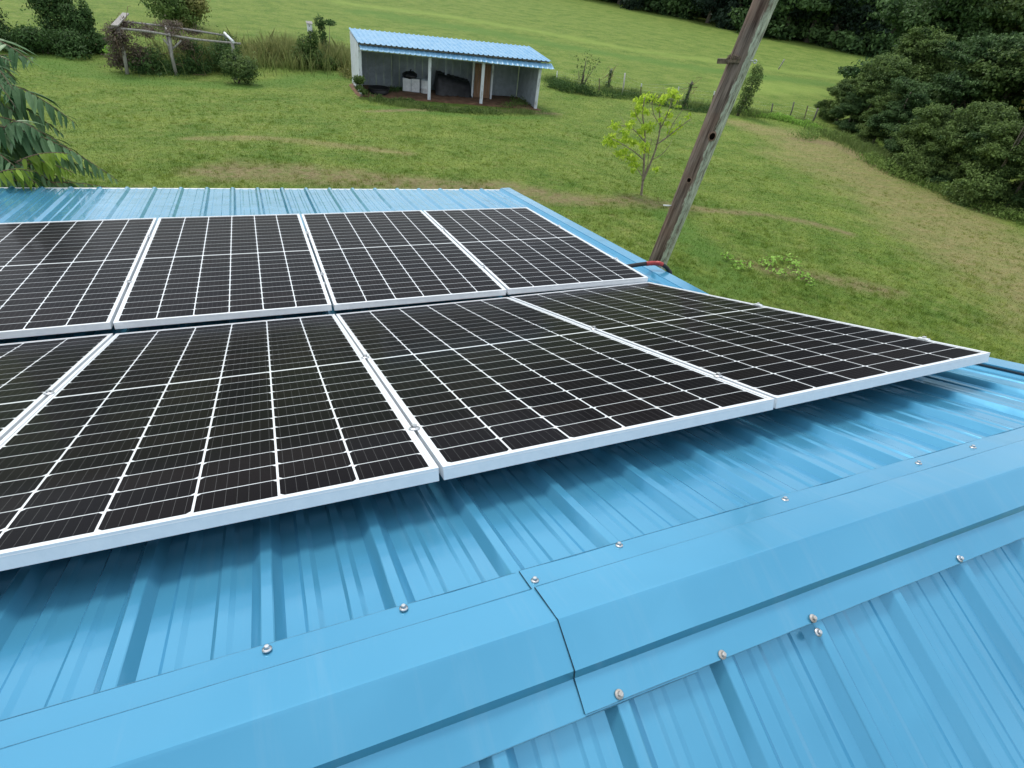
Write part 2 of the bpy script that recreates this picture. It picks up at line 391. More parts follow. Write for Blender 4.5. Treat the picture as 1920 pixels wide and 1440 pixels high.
# hex washer head screws
def screw(c, n, parent, rusty=False, tilt=0.0, sc=1.0):
    n = np.asarray(n, float); x = np.cross(n, (0, 1, .1)); x /= np.linalg.norm(x); y = np.cross(n, x)
    n = n + x * tilt; n /= np.linalg.norm(n); x = x - n * np.dot(x, n); x /= np.linalg.norm(x); y = np.cross(n, x)
    mb = MB(); s = sc
    mb.lathe(c, [(0.0075 * s, 0), (.0082 * s, .0012), (.0078 * s, .0028), (.0048 * s, .0034), (.0046 * s, .0036)], 16, (x, y, n))
    mb.lathe(c, [(.0046 * s, .0034), (.0045 * s, .0078), (.0036 * s, .0086), (0.0001, .0088)], 6, (x, y, n), smooth=False)
    return part('screw', mb, M_RUST if rusty else M_STEEL, parent)
for (u, v, cp) in [(501, 1219, capA), (757, 1142, capA), (1003, 1090, capB), (1161, 1024, capB), (1472, 938, capB), (1722, 870, capB), (1824, 840, capB)]:
    p = hitp(u, v, on1(0, .003), N1); screw(p + N1 * .0005, N1, cp)
for (u, v) in [(1160, 1302), (1353, 1228), (1523, 1160), (1798, 1048)]:
    p = hitp(u, v, APEX3 - N3 * (HS - .0045), N3); screw(p + N3 * .0005, N3, capB, rusty=(u < 1600), tilt=-.15)
p = hitp(1533, 1186, APEX3 - N3 * (HS - .002), N3); screw(p, N3, house, tilt=-.1)
# more screws of the cap towards the far left, out of the picture's edge
for xk in (-3.397, -3.854, -4.31):
    screw(np.array([xk, 0, 0]) + on1(-.335, .0035), N1, capA)

# rake (gable) trim: top strip, inner hem and hanging face
def rake(name, pan, nrm, y0, y1, xi, xo, drop=.13, up=.006):
    mb = MB(); ys = np.linspace(y0, y1, 14); rng = np.random.RandomState(3)
    sec = [(xi, -RIB_H * .6), (xi, up - .001), (xi + .004, up), (xo - .010, up + .003), (xo - .003, up + .001), (xo, up - .004), (xo + .004, -drop * .5), (xo + .006, -drop), (xo - .012, -drop - .004)]
    vs = []
    for y in ys:
        for (x, h) in sec:
            p = np.array([x + rng.uniform(-.001, .001), y, yz_on(pan, nrm, y)]) + nrm * RIB_H
            p = p + nrm * h if h > -.02 else p + np.array([0, 0, h])
            vs.append(p)
    m_ = len(sec); fs = [(i * m_ + j, i * m_ + j + 1, (i + 1) * m_ + j + 1, (i + 1) * m_ + j) for i in range(len(ys) - 1) for j in range(m_ - 1)]
    if y1 > y0: fs = [f[::-1] for f in fs]
    mb.add(vs, fs); o = part(name, mb, M_ROOF, house)
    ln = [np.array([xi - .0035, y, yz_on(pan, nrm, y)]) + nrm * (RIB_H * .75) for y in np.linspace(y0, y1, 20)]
    part('edge_shade_line', MB().tube(ln, .0055, 5), M_GAP, o); return o  # near black tube drawn as the shade under the trim's inner edge
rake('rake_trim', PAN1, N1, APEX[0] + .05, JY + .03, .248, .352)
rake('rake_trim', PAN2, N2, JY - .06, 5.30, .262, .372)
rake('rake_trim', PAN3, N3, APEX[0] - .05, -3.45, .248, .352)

# white drip edge and fascia under the low eave, walls, floor slab
mb = MB(); a = np.array([XL, eave(XL), 0]); b = np.array([.36, eave(.36), 0])
for q in (a, b): q[2] = yz_on(PAN2, N2, q[1]) - .012
dn = np.array([0, .022, 0])
mb.beam(a + dn, b + dn, .028, .02); part('drip_edge', mb, M_WHITEPAINT, house)
mb = MB(); mb.beam(a - [0, .02, .085], b - [0, .02, .085], .03, .14); part('fascia', mb, M_WHITEPAINT, house)
def wall(p, q, zb, zt):
    mb = MB(); p = np.array(p, float); q = np.array(q, float); d = (q - p) / np.linalg.norm(q - p); nn = np.array([d[1], -d[0], 0])
    z = zb; zt_ = lambda t: zt[0] + (zt[1] - zt[0]) * t
    i = 0
    while z < max(zt) - .01:
        h = .2
        ta, tb = min(z + h, zt_(0)), min(z + h, zt_(1)); ba, bb = min(z, zt_(0)), min(z, zt_(1))
        vs = [np.append(p[:2], ba), np.append(q[:2], bb), np.append(q[:2], tb), np.append(p[:2], ta)]
        vs[0] = vs[0] + nn * .018; vs[1] = vs[1] + nn * .018; mb.add(vs, [(0, 1, 2, 3)]); z += h
    mb.add([np.append(p[:2], zb) - nn * .1, np.append(q[:2], zb) - nn * .1, np.append(q[:2], zt[1]) - nn * .1, np.append(p[:2], zt[0]) - nn * .1], [(0, 3, 2, 1)])
    return mb
zr = lambda y: (yz_on(PAN3, N3, y) if y < APEX[0] else yz_on(PAN1, N1, y) if y < JY else yz_on(PAN2, N2, y)) - .10
ys_ = [-3.1, APEX[0], JY, 4.9]
for i in range(3):
    part('wall', wall((.12, ys_[i], 0), (.12, ys_[i + 1], 0), -4.3, (zr(ys_[i]), zr(ys_[i + 1]))), M_WHITEPAINT, house)
    part('wall', wall((-7.7, ys_[i + 1], 0), (-7.7, ys_[i], 0), -4.3, (zr(ys_[i + 1]), zr(ys_[i]))), M_WHITEPAINT, house)
part('wall', wall((.12, 4.9, 0), (-7.7, 4.9, 0), -4.3, (zr(4.9),) * 2), M_WHITEPAINT, house)
part('wall', wall((-7.7, -3.1, 0), (.12, -3.1, 0), -4.3, (zr(-3.1),) * 2), M_WHITEPAINT, house)

# ================================================================== SOLAR PANELS
W, LP = 1.038, 2.1005
def panel_meshes():
    lip = .011; t = .035
    f = MB()
    def bar(x0, x1, y0, y1): # hollow look: top lip and outer wall
        f.box(((x0 + x1) / 2, (y0 + y1) / 2, -.0012), x1 - x0, y1 - y0, .0024)
    bar(-W, 0, 0, lip); bar(-W, 0, LP - lip, LP); bar(-W, -W + lip, lip, LP - lip); bar(-lip, 0, lip, LP - lip)
    z0, z1 = -t, -.0024
    def wallb(x0, x1, y0, y1): f.box(((x0 + x1) / 2, (y0 + y1) / 2, (z0 + z1) / 2), x1 - x0, y1 - y0, z1 - z0)
    e = .0006
    wallb(-W + e, -e, e, .0026); wallb(-W + e, -e, LP - .0026, LP - e); wallb(-W + e, -W + .0026, .0026, LP - .0026); wallb(-.0026, -e, .0026, LP - .0026)
    # bottom return flange and side groove ridge
    f.box((-W / 2, .014, z0 + .0008), W - .006, .022, .0016); f.box((-W / 2, LP - .014, z0 + .0008), W - .006, .022, .0016)
    f.box((-W / 2, .0004, -.0075), W - .002, .0016, .0012)
    fm = f.mesh('frame')
    g = MB(); g.add([(-W + .002, .002, -.0030), (-.002, .002, -.0030), (-.002, LP - .002, -.0030), (-W + .002, LP - .002, -.0030)], [(0, 1, 2, 3)])
    g.add([(-W + .002, .002, -.0070), (-.002, .002, -.0070), (-.002, LP - .002, -.0070), (-W + .002, LP - .002, -.0070)], [(0, 3, 2, 1)])
    gm = g.mesh('backsheet')
    mgx, mgy, cg, rg, mid = .0185, .0205, .0054, .0036, .0135
    cw = (W - 2 * mgx - 5 * cg) / 6; chh = (LP - 2 * mgy - mid - 22 * rg) / 24; ch = .0085
    V = []; F = []; UV = []; tone = []; rng = random.Random(7)
    for c in range(6):
        x0 = -W + mgx + c * (cw + cg); x1 = x0 + cw; y = mgy
        for r in range(24):
            y0, y1 = y, y + chh; y = y1 + (mid if r == 11 else rg)
            if c % 2 == 0: p = [(x0 + ch, y0), (x1 - ch, y0), (x1, y0 + ch), (x1, y1), (x0, y1), (x0, y0 + ch)]
            else: p = [(x0, y0), (x1, y0), (x1, y1 - ch), (x1 - ch, y1), (x0 + ch, y1), (x0, y1 - ch)]
            b = len(V); tn = rng.random()
            for q in p: V.append((q[0], q[1], -.0026)); UV.append(((q[0] - x0) / cw, (q[1] - y0) / chh)); tone.append(tn)
            F.append(tuple(range(b, b + 6)))
    cm = bpy.data.meshes.new('cells'); cm.from_pydata(V, [], F)
    uv = cm.uv_layers.new(name='cell')
    for lp_ in cm.loops: uv.data[lp_.index].uv = UV[lp_.vertex_index]
    a = cm.attributes.new('tone', 'FLOAT', 'POINT'); a.data.foreach_set('value', tone)
    jb = MB(); jb.box((-W / 2, LP * .5, -.017), .1, .06, .018)
    fm.materials.append(M_FRAME); gm.materials.append(M_BACK); gm.materials.append(M_UNDER); gm.polygons[1].material_index = 1; cm.materials.append(M_CELL)
    return fm, gm, cm
fm, gm, cm = panel_meshes()
PANELS = [
 ('front', 0, [0.0079, 0.0098, 0.001], [0.99997, 0.00282, 0.00751], [-1e-05, 0.93653, -0.35059]),
 ('front', 1, [-1.0396, 0.0069, -0.0081], [1.0, 0.0016, 0.00102], [-0.00114, 0.93643, -0.35085]),
 ('front', 2, [-2.0878, 0.0055, -0.0083], [0.99997, -0.00265, -0.00656], [0.00017, 0.9364, -0.35092]),
 ('front', 3, [-3.138, 0.0085, -0.0028], [1.0, -0.00031, 0.00062], [0.00051, 0.93702, -0.34928]),
 ('back', 0, [0.008, 1.992, -0.7085], [0.99995, -0.01003, -0.0011], [0.00976, 0.98929, -0.14566]),
 ('back', 1, [-1.0441, 2.0026, -0.7097], [0.99997, -0.008, -0.0001], [0.0079, 0.98974, -0.14268]),
 ('back', 2, [-2.0949, 2.0129, -0.7083], [0.99997, -0.00634, -0.00528], [0.00552, 0.98978, -0.14253]),
 ('back', 3, [-3.147, 2.0214, -0.7002], [0.99999, -0.00391, 0.00193], [0.00415, 0.98953, -0.14425])]
PL = {('front', 0): 'nearer row solar panel at the right end, its corner by the gable edge',
      ('front', 1): 'nearer row solar panel, second from the gable, ending above the ridge cap joint',
      ('front', 2): 'nearer row solar panel, large in the left foreground above the ridge cap',
      ('front', 3): 'nearer row solar panel cut off by the left side of the photo',
      ('back', 0): 'farther row solar panel at the right end, beside the red taped cable',
      ('back', 1): 'farther row solar panel, second from the gable edge',
      ('back', 2): 'farther row solar panel, third from the gable edge',
      ('back', 3): 'farther row solar panel at the far left, cut off by the photo'}
PM = {}
for row, i, o, x, s in PANELS:
    x = Vector(x).normalized(); s = (Vector(s) - x * Vector(s).dot(x)).normalized(); n = x.cross(s)
    m4 = Matrix(((x[0], s[0], n[0], o[0]), (x[1], s[1], n[1], o[1]), (x[2], s[2], n[2], o[2]), (0, 0, 0, 1)))
    t = thing('solar_panel', PL[(row, i)], 'solar panel', (0, 0, 0), 'solar panels on the roof')
    t.matrix_world = m4; PM[(row, i)] = m4
    link('frame', fm, None, t); link('backsheet', gm, None, t); link('cells', cm, None, t)

# rails, clamps
def rail(p, q, n, label):
    p = np.array(p, float); q = np.array(q, float); mb = MB(); d = (q - p) / np.linalg.norm(q - p); y = np.cross(n, d)
    mb.beam(p, q, .036, .030, up=tuple(n)); mb.beam(p + n * .017, q + n * .017, .010, .006, up=tuple(n))
    o = link('mounting_rail', mb.mesh('mounting_rail'), M_FRAME); tag(o, label, 'mounting rail', 'mounting rails under the panels'); return o
RU = {'front': (.12, .51, .88), 'back': (.22, .70)}
for u, lb in zip(RU['front'], ('nearest the ridge cap', 'under the middle of the nearer panel row', 'under the far edge of the nearer panel row')):
    c = S1 * (u * LP) - N1 * .056
    rail(c + np.array([-4.3, 0, 0]), c + np.array([.045, 0, 0]), N1, 'aluminium mounting rail ' + lb)
for u, lb in zip(RU['back'], ('under the near half of the farther panel row', 'under the far half of the farther panel row')):
    c = O2 + S2 * (u * LP) - N2 * .056
    rail(c + np.array([-4.3, .03, 0]), c + np.array([.03, 0, 0]), N2, 'aluminium mounting rail ' + lb)
def clamp(c, n, s, label, group='mid clamps between the panels', end=False):
    c = np.asarray(c, float); n = np.asarray(n, float); s = np.asarray(s, float); x = np.cross(s, n)
    t = thing('panel_clamp', label, 'clamp', c, group); mb = MB()
    if not end:
        mb.lathe(c, [(.0145, .0005), (.0155, .0022), (.0140, .0036), (.0090, .0056), (.0085, .0064)], 24, (x, s, n))
        mb.lathe(c - n * .05, [(.0035, 0), (.0035, .05)], 8, (x, s, n))
    else:
        mb.box(c + n * .0018 - x * .004, .022, .040, .0030, (x, s, n)); mb.box(c + x * .008 - n * .020, .003, .040, .044, (x, s, n))
        mb.box(c + x * .016 - n * .040, .018, .040, .003, (x, s, n))
    part('washer' if not end else 'bracket', mb, M_STEEL if not end else M_FRAME, t)
    mb = MB(); b0 = .0064 if not end else .003
    mb.lathe(c, [(.0075, b0), (.0075, b0 + .006), (.0062, b0 + .0072), (.0001, b0 + .0074)], 6, (x, s, n), smooth=False)
    part('bolt_head', mb, M_STEEL, t)
def gapc(row, k, u):
    a = PM[(row, k)] @ Vector((-W, u * LP, 0)); b = PM[(row, k + 1)] @ Vector((0, u * LP, 0)); return np.array((a + b) / 2)
def nrm(row, k): m_ = PM[(row, k)]; return np.array([m_[0][2], m_[1][2], m_[2][2]]), np.array([m_[0][1], m_[1][1], m_[2][1]])
nm = {0: 'right hand seam', 1: 'middle seam', 2: 'left hand seam'}
for row, us in (('front', (.118, .508)), ('back', (.25, .71))):
    for k in range(3):
        for j, u in enumerate(us):
            n_, s_ = nrm(row, k); uu = u + ({'front': (0.0, .006, .015), 'back': (-.035, 0, .035)}[row][k])
            clamp(gapc(row, k, uu), n_, s_, 'round clamp bolt on the %s of the %s row, the %s one' % (nm[k], 'nearer' if row == 'front' else 'farther', 'nearer' if j == 0 else 'farther'))
for row, u, lb in (('front', .114, 'end clamp near the front corner of the nearer row'), ('front', .53, 'end clamp midway along the right edge of the nearer row'),
                   ('back', .20, 'end clamp close to the red taped cable'), ('back', .66, 'end clamp on the upper right edge of the farther row')):
    n_, s_ = nrm(row, 0); clamp(np.array(PM[(row, 0)] @ Vector((.0, u * LP, 0))), n_, s_, lb, 'end clamps on the right edge', end=True)

# cable with red tape
cb = thing('cable', 'thick black cable wrapped in red tape, drooping over the gable edge', 'cable', (0.1, 2.3, -.79))
def cpts(ctrl, n):
    ctrl = [np.asarray(c, float) for c in ctrl]; out = []
    P_ = [ctrl[0]] + ctrl + [ctrl[-1]]
    for i in range(len(ctrl) - 1):
        for j in range(n):
            t = j / n; a, b, c, d = P_[i:i + 4]
            out.append(.5 * ((2 * b) + (-a + c) * t + (2 * a - 5 * b + 4 * c - d) * t * t + (-a + 3 * b - 3 * c + d) * t ** 3))
    out.append(ctrl[-1]); return out
def lowp(u, v, d=.085):
    return hitp(u, v, O2 - N2 * d, N2)
c0 = lowp(1150, 504, .045); c1 = lowp(1186, 498, .035); c2 = lowp(1211, 494.5, .030); c3 = lowp(1228, 493.5, .027); c4 = lowp(1239, 495, .027)
ctrl = [c0, c1, c2, c3, c4, c4 + np.array([.055, -.035, -.035]), c4 + np.array([.075, -.06, -.12]), c4 + np.array([.08, -.065, -.6])]
pp = cpts(ctrl, 8)
part('black_sheath', MB().tube(pp[:17], .0155, 12), M_BLACK, cb)
part('red_tape', MB().tube(pp[16:35], [.0165 + .0008 * ((i * 7) % 3) for i in range(19)], 12), M_REDTAPE, cb)
part('black_sheath', MB().tube(pp[34:], .0150, 12), M_BLACK, cb)

# ================================================================== GROUND
def vnoise(x, y, sc, seed=0):
    rng = np.random.RandomState(seed); G = rng.rand(256, 256); x = x / sc; y = y / sc
    xi = np.floor(x).astype(int); yi = np.floor(y).astype(int); fx = x - xi; fy = y - yi; fx = fx * fx * (3 - 2 * fx); fy = fy * fy * (3 - 2 * fy)
    g = lambda a, b: G[a % 256, b % 256]
    return (g(xi, yi) * (1 - fx) + g(xi + 1, yi) * fx) * (1 - fy) + (g(xi, yi + 1) * (1 - fx) + g(xi + 1, yi + 1) * fx) * fy
def poly_d(x, y, pts):
    best = np.full(x.shape, 1e9); wb = np.zeros(x.shape)
    for (a, wa), (b, wb_) in zip(pts[:-1], pts[1:]):
        ax, ay = a[0], a[1]; dx, dy = b[0] - ax, b[1] - ay; t = np.clip(((x - ax) * dx + (y - ay) * dy) / (dx * dx + dy * dy), 0, 1)
        d = np.hypot(x - ax - t * dx, y - ay - t * dy); ww = wa + (wb_ - wa) * t; q = d / ww
        best = np.minimum(best, q)
    return best
DIRT = [[(gp(u, v), w_) for u, v, w_ in l_] for l_ in (
    [(380, 322, .5), (450, 322, .9), (560, 328, .8), (700, 338, .65), (800, 345, .6), (880, 348, .5), (960, 350, .6), (1040, 366, .7), (1130, 375, .55), (1200, 374, .55), (1260, 384, .40), (1340, 396, .24), (1430, 404, .22), (1520, 419, .30), (1590, 438, .20)],
    [(1395, 487, .12), (1450, 508, .3), (1520, 512, .25), (1590, 530, .30), (1640, 538, .4), (1690, 545, .15)],
    [(690, 210, .2), (850, 205, .35), (1040, 215, .25)],
    [(1490, 262, .3), (1560, 270, .6), (1640, 310, .3)])]
STRAW = [[(gp(u, v), w_) for u, v, w_ in l_] for l_ in (
    [(1400, 235, 1.2), (1500, 262, 2.4), (1600, 320, 3.4), (1700, 375, 3.2), (1800, 430, 2.8), (1920, 520, 2.6), (2100, 640, 2.2)],
    [(360, 262, .25), (500, 262, .4), (760, 290, .35)],)]
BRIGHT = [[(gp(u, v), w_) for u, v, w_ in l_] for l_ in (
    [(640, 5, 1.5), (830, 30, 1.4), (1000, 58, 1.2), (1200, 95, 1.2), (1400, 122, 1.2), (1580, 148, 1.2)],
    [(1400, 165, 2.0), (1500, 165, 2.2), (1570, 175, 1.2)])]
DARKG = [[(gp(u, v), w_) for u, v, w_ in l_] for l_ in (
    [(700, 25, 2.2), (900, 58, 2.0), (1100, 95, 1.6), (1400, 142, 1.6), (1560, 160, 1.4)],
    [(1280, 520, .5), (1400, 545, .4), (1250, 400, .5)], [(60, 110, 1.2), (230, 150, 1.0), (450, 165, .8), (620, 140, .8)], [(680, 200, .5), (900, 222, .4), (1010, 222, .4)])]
def masks(x, y):
    n = vnoise(x, y, .55, 1) * .5 + vnoise(x, y, .22, 2) * .3 + vnoise(x, y, 1.6, 3) * .5
    out = []
    for grp in (DIRT, STRAW, BRIGHT, DARKG):
        m_ = np.zeros(x.shape)
        for pts in grp: m_ = np.maximum(m_, np.clip(1.5 - poly_d(x, y, pts) - (n - .65) * .9, 0, 1))
        out.append(m_)
    return out
def ground_mat(name, blade=False):
    m = mat(name, (.1, .15, .03), .9, spec=.15); t = m.node_tree; b = t.nodes['Principled BSDF']; l = t.links.new
    tc = N(t, 'ShaderNodeTexCoord')
    def nz(sc, det=5.0, r=.6, st=None):
        n = N(t, 'ShaderNodeTexNoise', Scale=sc, Detail=det, Roughness=r)
        if st:
            mp = N(t, 'ShaderNodeMapping'); mp.inputs['Scale'].default_value = st; l(tc.outputs['Object'], mp.inputs['Vector']); l(mp.outputs[0], n.inputs['Vector'])
        else: l(tc.outputs['Object'], n.inputs['Vector'])
        return n
    def mix(fac, a, bcol, mode='MIX'):
        q = N(t, 'ShaderNodeMixRGB', blend_type=mode)
        if isinstance(fac, float): q.inputs[0].default_value = fac
        else: l(fac, q.inputs[0])
        l(a, q.inputs[1])
        if isinstance(bcol, tuple): q.inputs[2].default_value = (*bcol, 1)
        else: l(bcol, q.inputs[2])
        return q.outputs[0]
    r = N(t, 'ShaderNodeValToRGB'); e = r.color_ramp.elements; e[0].position = .33; e[0].color = (.104, .178, .032, 1); e[1].position = .66; e[1].color = (.196, .255, .060, 1)
    l(nz(.55, 6.0, .65).outputs['Fac'], r.inputs[0])
    r2 = N(t, 'ShaderNodeValToRGB'); e = r2.color_ramp.elements; e[0].position = .38; e[0].color = (.70, .75, .66, 1); e[1].position = .62; e[1].color = (1.24, 1.20, 1.14, 1)
    l(nz(7.0, 8.0, .75).outputs['Fac'], r2.inputs[0])
    c = mix(1.0, r.outputs[0], r2.outputs[0], 'MULTIPLY')
    r4 = N(t, 'ShaderNodeValToRGB'); e = r4.color_ramp.elements; e[0].position = .36; e[0].color = (.86, .92, .86, 1); e[1].position = .64; e[1].color = (1.14, 1.09, 1.04, 1)
    l(nz(1.6, 9.0, .8, (1, 1.6, 1)).outputs['Fac'], r4.inputs[0]); c = mix(1.0, c, r4.outputs[0], 'MULTIPLY')
    # dry blades mixed in
    mr = N(t, 'ShaderNodeMapRange'); mr.inputs['From Min'].default_value = .52; mr.inputs['From Max'].default_value = .72; l(nz(2.2, 8.0, .8).outputs['Fac'], mr.inputs[0])
    mu = N(t, 'ShaderNodeMath', operation='MULTIPLY'); mu.inputs[1].default_value = .42; l(mr.outputs[0], mu.inputs[0])
    c = mix(mu.outputs[0], c, (.30, .25, .12))
    def attr(nm): a = N(t, 'ShaderNodeAttribute', attribute_name=nm); return a.outputs['Fac']
    def scaled(nm, k, thr_noise=None):
        q = N(t, 'ShaderNodeMath', operation='MULTIPLY'); q.inputs[1].default_value = k; l(attr(nm), q.inputs[0]); return q.outputs[0]
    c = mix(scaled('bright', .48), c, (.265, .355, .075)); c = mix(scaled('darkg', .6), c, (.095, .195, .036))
    # straw: streaky
    st = N(t, 'ShaderNodeMath', operation='MULTIPLY'); l(scaled('straw', 1.0), st.inputs[0])
    mr2 = N(t, 'ShaderNodeMapRange'); mr2.inputs['From Min'].default_value = .3; mr2.inputs['From Max'].default_value = .65; mr2.inputs['To Min'].default_value = .30; mr2.inputs['To Max'].default_value = .92
    l(nz(1.4, 7.0, .7, (.6, 2.2, 1)).outputs['Fac'], mr2.inputs[0]); l(mr2.outputs[0], st.inputs[1])
    rs = N(t, 'ShaderNodeValToRGB'); e = rs.color_ramp.elements; e[0].position = .35; e[0].color = (.20, .18, .075, 1); e[1].position = .68; e[1].color = (.38, .31, .145, 1)
    l(nz(5.0, 8.0, .75).outputs['Fac'], rs.inputs[0]); c = mix(st.outputs[0], c, rs.outputs[0])
    dm = N(t, 'ShaderNodeMath', operation='MULTIPLY'); l(scaled('dirt', 1.0), dm.inputs[0])
    mr3 = N(t, 'ShaderNodeMapRange'); mr3.inputs['From Min'].default_value = .34; mr3.inputs['From Max'].default_value = .56; mr3.inputs['To Min'].default_value = .12; mr3.inputs['To Max'].default_value = .88
    l(nz(3.5, 8.0, .75).outputs['Fac'], mr3.inputs[0]); l(mr3.outputs[0], dm.inputs[1])
    rd = N(t, 'ShaderNodeValToRGB'); e = rd.color_ramp.elements; e[0].position = .35; e[0].color = (.15, .115, .055, 1); e[1].position = .68; e[1].color = (.34, .27, .145, 1)
    l(nz(9.0, 8.0, .75).outputs['Fac'], rd.inputs[0]); c = mix(dm.outputs[0], c, rd.outputs[0])
    if blade:
        a = attr('tint'); rb = N(t, 'ShaderNodeValToRGB'); rb.color_ramp.elements[0].color = (.80, .86, .76, 1); rb.color_ramp.elements[1].color = (1.60, 1.50, 1.40, 1)
        l(a, rb.inputs[0]); c = mix(1.0, c, rb.outputs[0], 'MULTIPLY')
        tr = N(t, 'ShaderNodeBsdfTranslucent'); l(c, tr.inputs[0]); ms = N(t, 'ShaderNodeMixShader', Fac=.25)
        l(b.outputs[0], ms.inputs[1]); l(tr.outputs[0], ms.inputs[2]); l(ms.outputs[0], t.nodes['Material Output'].inputs[0])
    else:
        bp = N(t, 'ShaderNodeBump', Strength=.9, Distance=.06); l(nz(9.0, 9.0, .8).outputs['Fac'], bp.inputs['Height']); l(bp.outputs[0], b.inputs['Normal'])
    l(c, b.inputs['Base Color']); return m
def axis(parts):
    out = []
    for a, b, st in parts: out += list(np.arange(a, b, st))
    return np.array(out + [parts[-1][1]])
gx = axis([(-700, -100, 50), (-100, -30, 5), (-30, -16, .8), (-16, 34, .22), (34, 90, 1.2), (90, 900, 45)])
gy = axis([(-500, -60, 40), (-60, -4, 4), (-4, 4, .8), (4, 46, .22), (46, 150, 1.6), (150, 1100, 50)])
X, Y = np.meshgrid(gx, gy); Z = H(X, Y) + (vnoise(X, Y, 6, 5) - .5) * .12 + (vnoise(X, Y, 1.4, 6) - .5) * .03
Z = np.where(np.hypot(X, Y) > 220, H(X, Y) + np.clip(np.hypot(X, Y) - 220, 0, None) * .03, Z)
nyg, nxg = X.shape; V = np.stack([X, Y, Z], -1).reshape(-1, 3)
idx = np.arange(nyg * nxg).reshape(nyg, nxg); F = np.stack([idx[:-1, :-1], idx[:-1, 1:], idx[1:, 1:], idx[1:, :-1]], -1).reshape(-1, 4)
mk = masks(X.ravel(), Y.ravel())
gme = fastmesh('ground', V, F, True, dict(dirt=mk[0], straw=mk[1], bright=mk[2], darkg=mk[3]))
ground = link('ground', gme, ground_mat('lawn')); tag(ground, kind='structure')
def G(x, y): return H(x, y) + (vnoise(np.asarray(x, float), np.asarray(y, float), 6, 5) - .5) * .12 + (vnoise(np.asarray(x, float), np.asarray(y, float), 1.4, 6) - .5) * .03

# grass blades over the part of the lawn and field that is seen
rng = np.random.RandomState(11)
NB = 330000
az0 = math.atan2(*(at(-120, 300, 10) - CAM_C)[:2]); az1 = math.atan2(*(at(2050, 500, 10) - CAM_C)[:2])
D = 6.5 * (48 / 6.5) ** (rng.rand(NB) ** .95); th = az0 - .03 + (az1 - az0 + .06) * rng.rand(NB)
bx = CAM_C[0] + D * np.sin(th); by = CAM_C[1] + D * np.cos(th)
keep = ~((bx > -8.2) & (bx < .45) & (by < 5.9)); bx, by, D = bx[keep], by[keep], D[keep]
mk = masks(bx, by); keep = rng.rand(len(bx)) > np.clip(mk[0] * .75 + mk[1] * .35, 0, .85)
bx, by, D = bx[keep], by[keep], D[keep]; mk = [q[keep] for q in mk]
n_ = len(bx); bz = G(bx, by); hh = (.028 + .030 * rng.rand(n_)) * (1 - .006 * D); ww = .0045 + .0008 * D; aa = rng.rand(n_) * 6.283; le = hh * rng.uniform(.2, 1.3, n_); la = rng.rand(n_) * 6.283
dx, dy = np.cos(aa) * ww / 2, np.sin(aa) * ww / 2
Vb = np.stack([np.stack([bx - dx, by - dy, bz - .01], -1), np.stack([bx + dx, by + dy, bz - .01], -1), np.stack([bx + np.cos(la) * le, by + np.sin(la) * le, bz + hh], -1)], 1).reshape(-1, 3)
Fb = np.arange(n_ * 3).reshape(-1, 3); rep = lambda q: np.repeat(q, 3)
tint = np.repeat(rng.rand(n_), 3) * .7; tint[2::3] += .3
nt_ = 5200; Dt = 7.5 * (30 / 7.5) ** rng.rand(nt_); tht = az0 + (az1 - az0) * rng.rand(nt_); tx = CAM_C[0] + Dt * np.sin(tht); ty = CAM_C[1] + Dt * np.cos(tht)
kp = ~((tx > -8.2) & (tx < .5) & (ty < 6.0)) & (vnoise(tx, ty, 2.5, 14) > .42); tx, ty = tx[kp], ty[kp]; kk = 14
tx = np.repeat(tx, kk) + rng.normal(size=len(tx) * kk) * .045; ty = np.repeat(ty, kk) + rng.normal(size=len(ty) * kk) * .045; tz = G(tx, ty); m2_ = len(tx)
th_ = rng.uniform(.05, .11, m2_); tw = rng.uniform(.010, .018, m2_); ta = rng.rand(m2_) * 6.283; tl = th_ * rng.uniform(.3, 1.1, m2_); tb_ = rng.rand(m2_) * 6.283
Vt = np.stack([np.stack([tx - np.cos(ta) * tw / 2, ty - np.sin(ta) * tw / 2, tz - .01], -1), np.stack([tx + np.cos(ta) * tw / 2, ty + np.sin(ta) * tw / 2, tz - .01], -1), np.stack([tx + np.cos(tb_) * tl, ty + np.sin(tb_) * tl, tz + th_], -1)], 1).reshape(-1, 3)
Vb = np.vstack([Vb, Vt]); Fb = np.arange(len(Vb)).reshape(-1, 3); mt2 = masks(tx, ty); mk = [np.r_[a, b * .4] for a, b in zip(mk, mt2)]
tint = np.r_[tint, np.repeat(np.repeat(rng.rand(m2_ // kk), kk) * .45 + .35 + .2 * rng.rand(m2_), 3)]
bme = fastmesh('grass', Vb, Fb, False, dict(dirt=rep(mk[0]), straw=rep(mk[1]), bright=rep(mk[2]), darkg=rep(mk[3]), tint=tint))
tag(link('grass', bme, ground_mat('grass blades', True)), 'short mown grass blades over the yard and field', 'grass', kind='stuff')

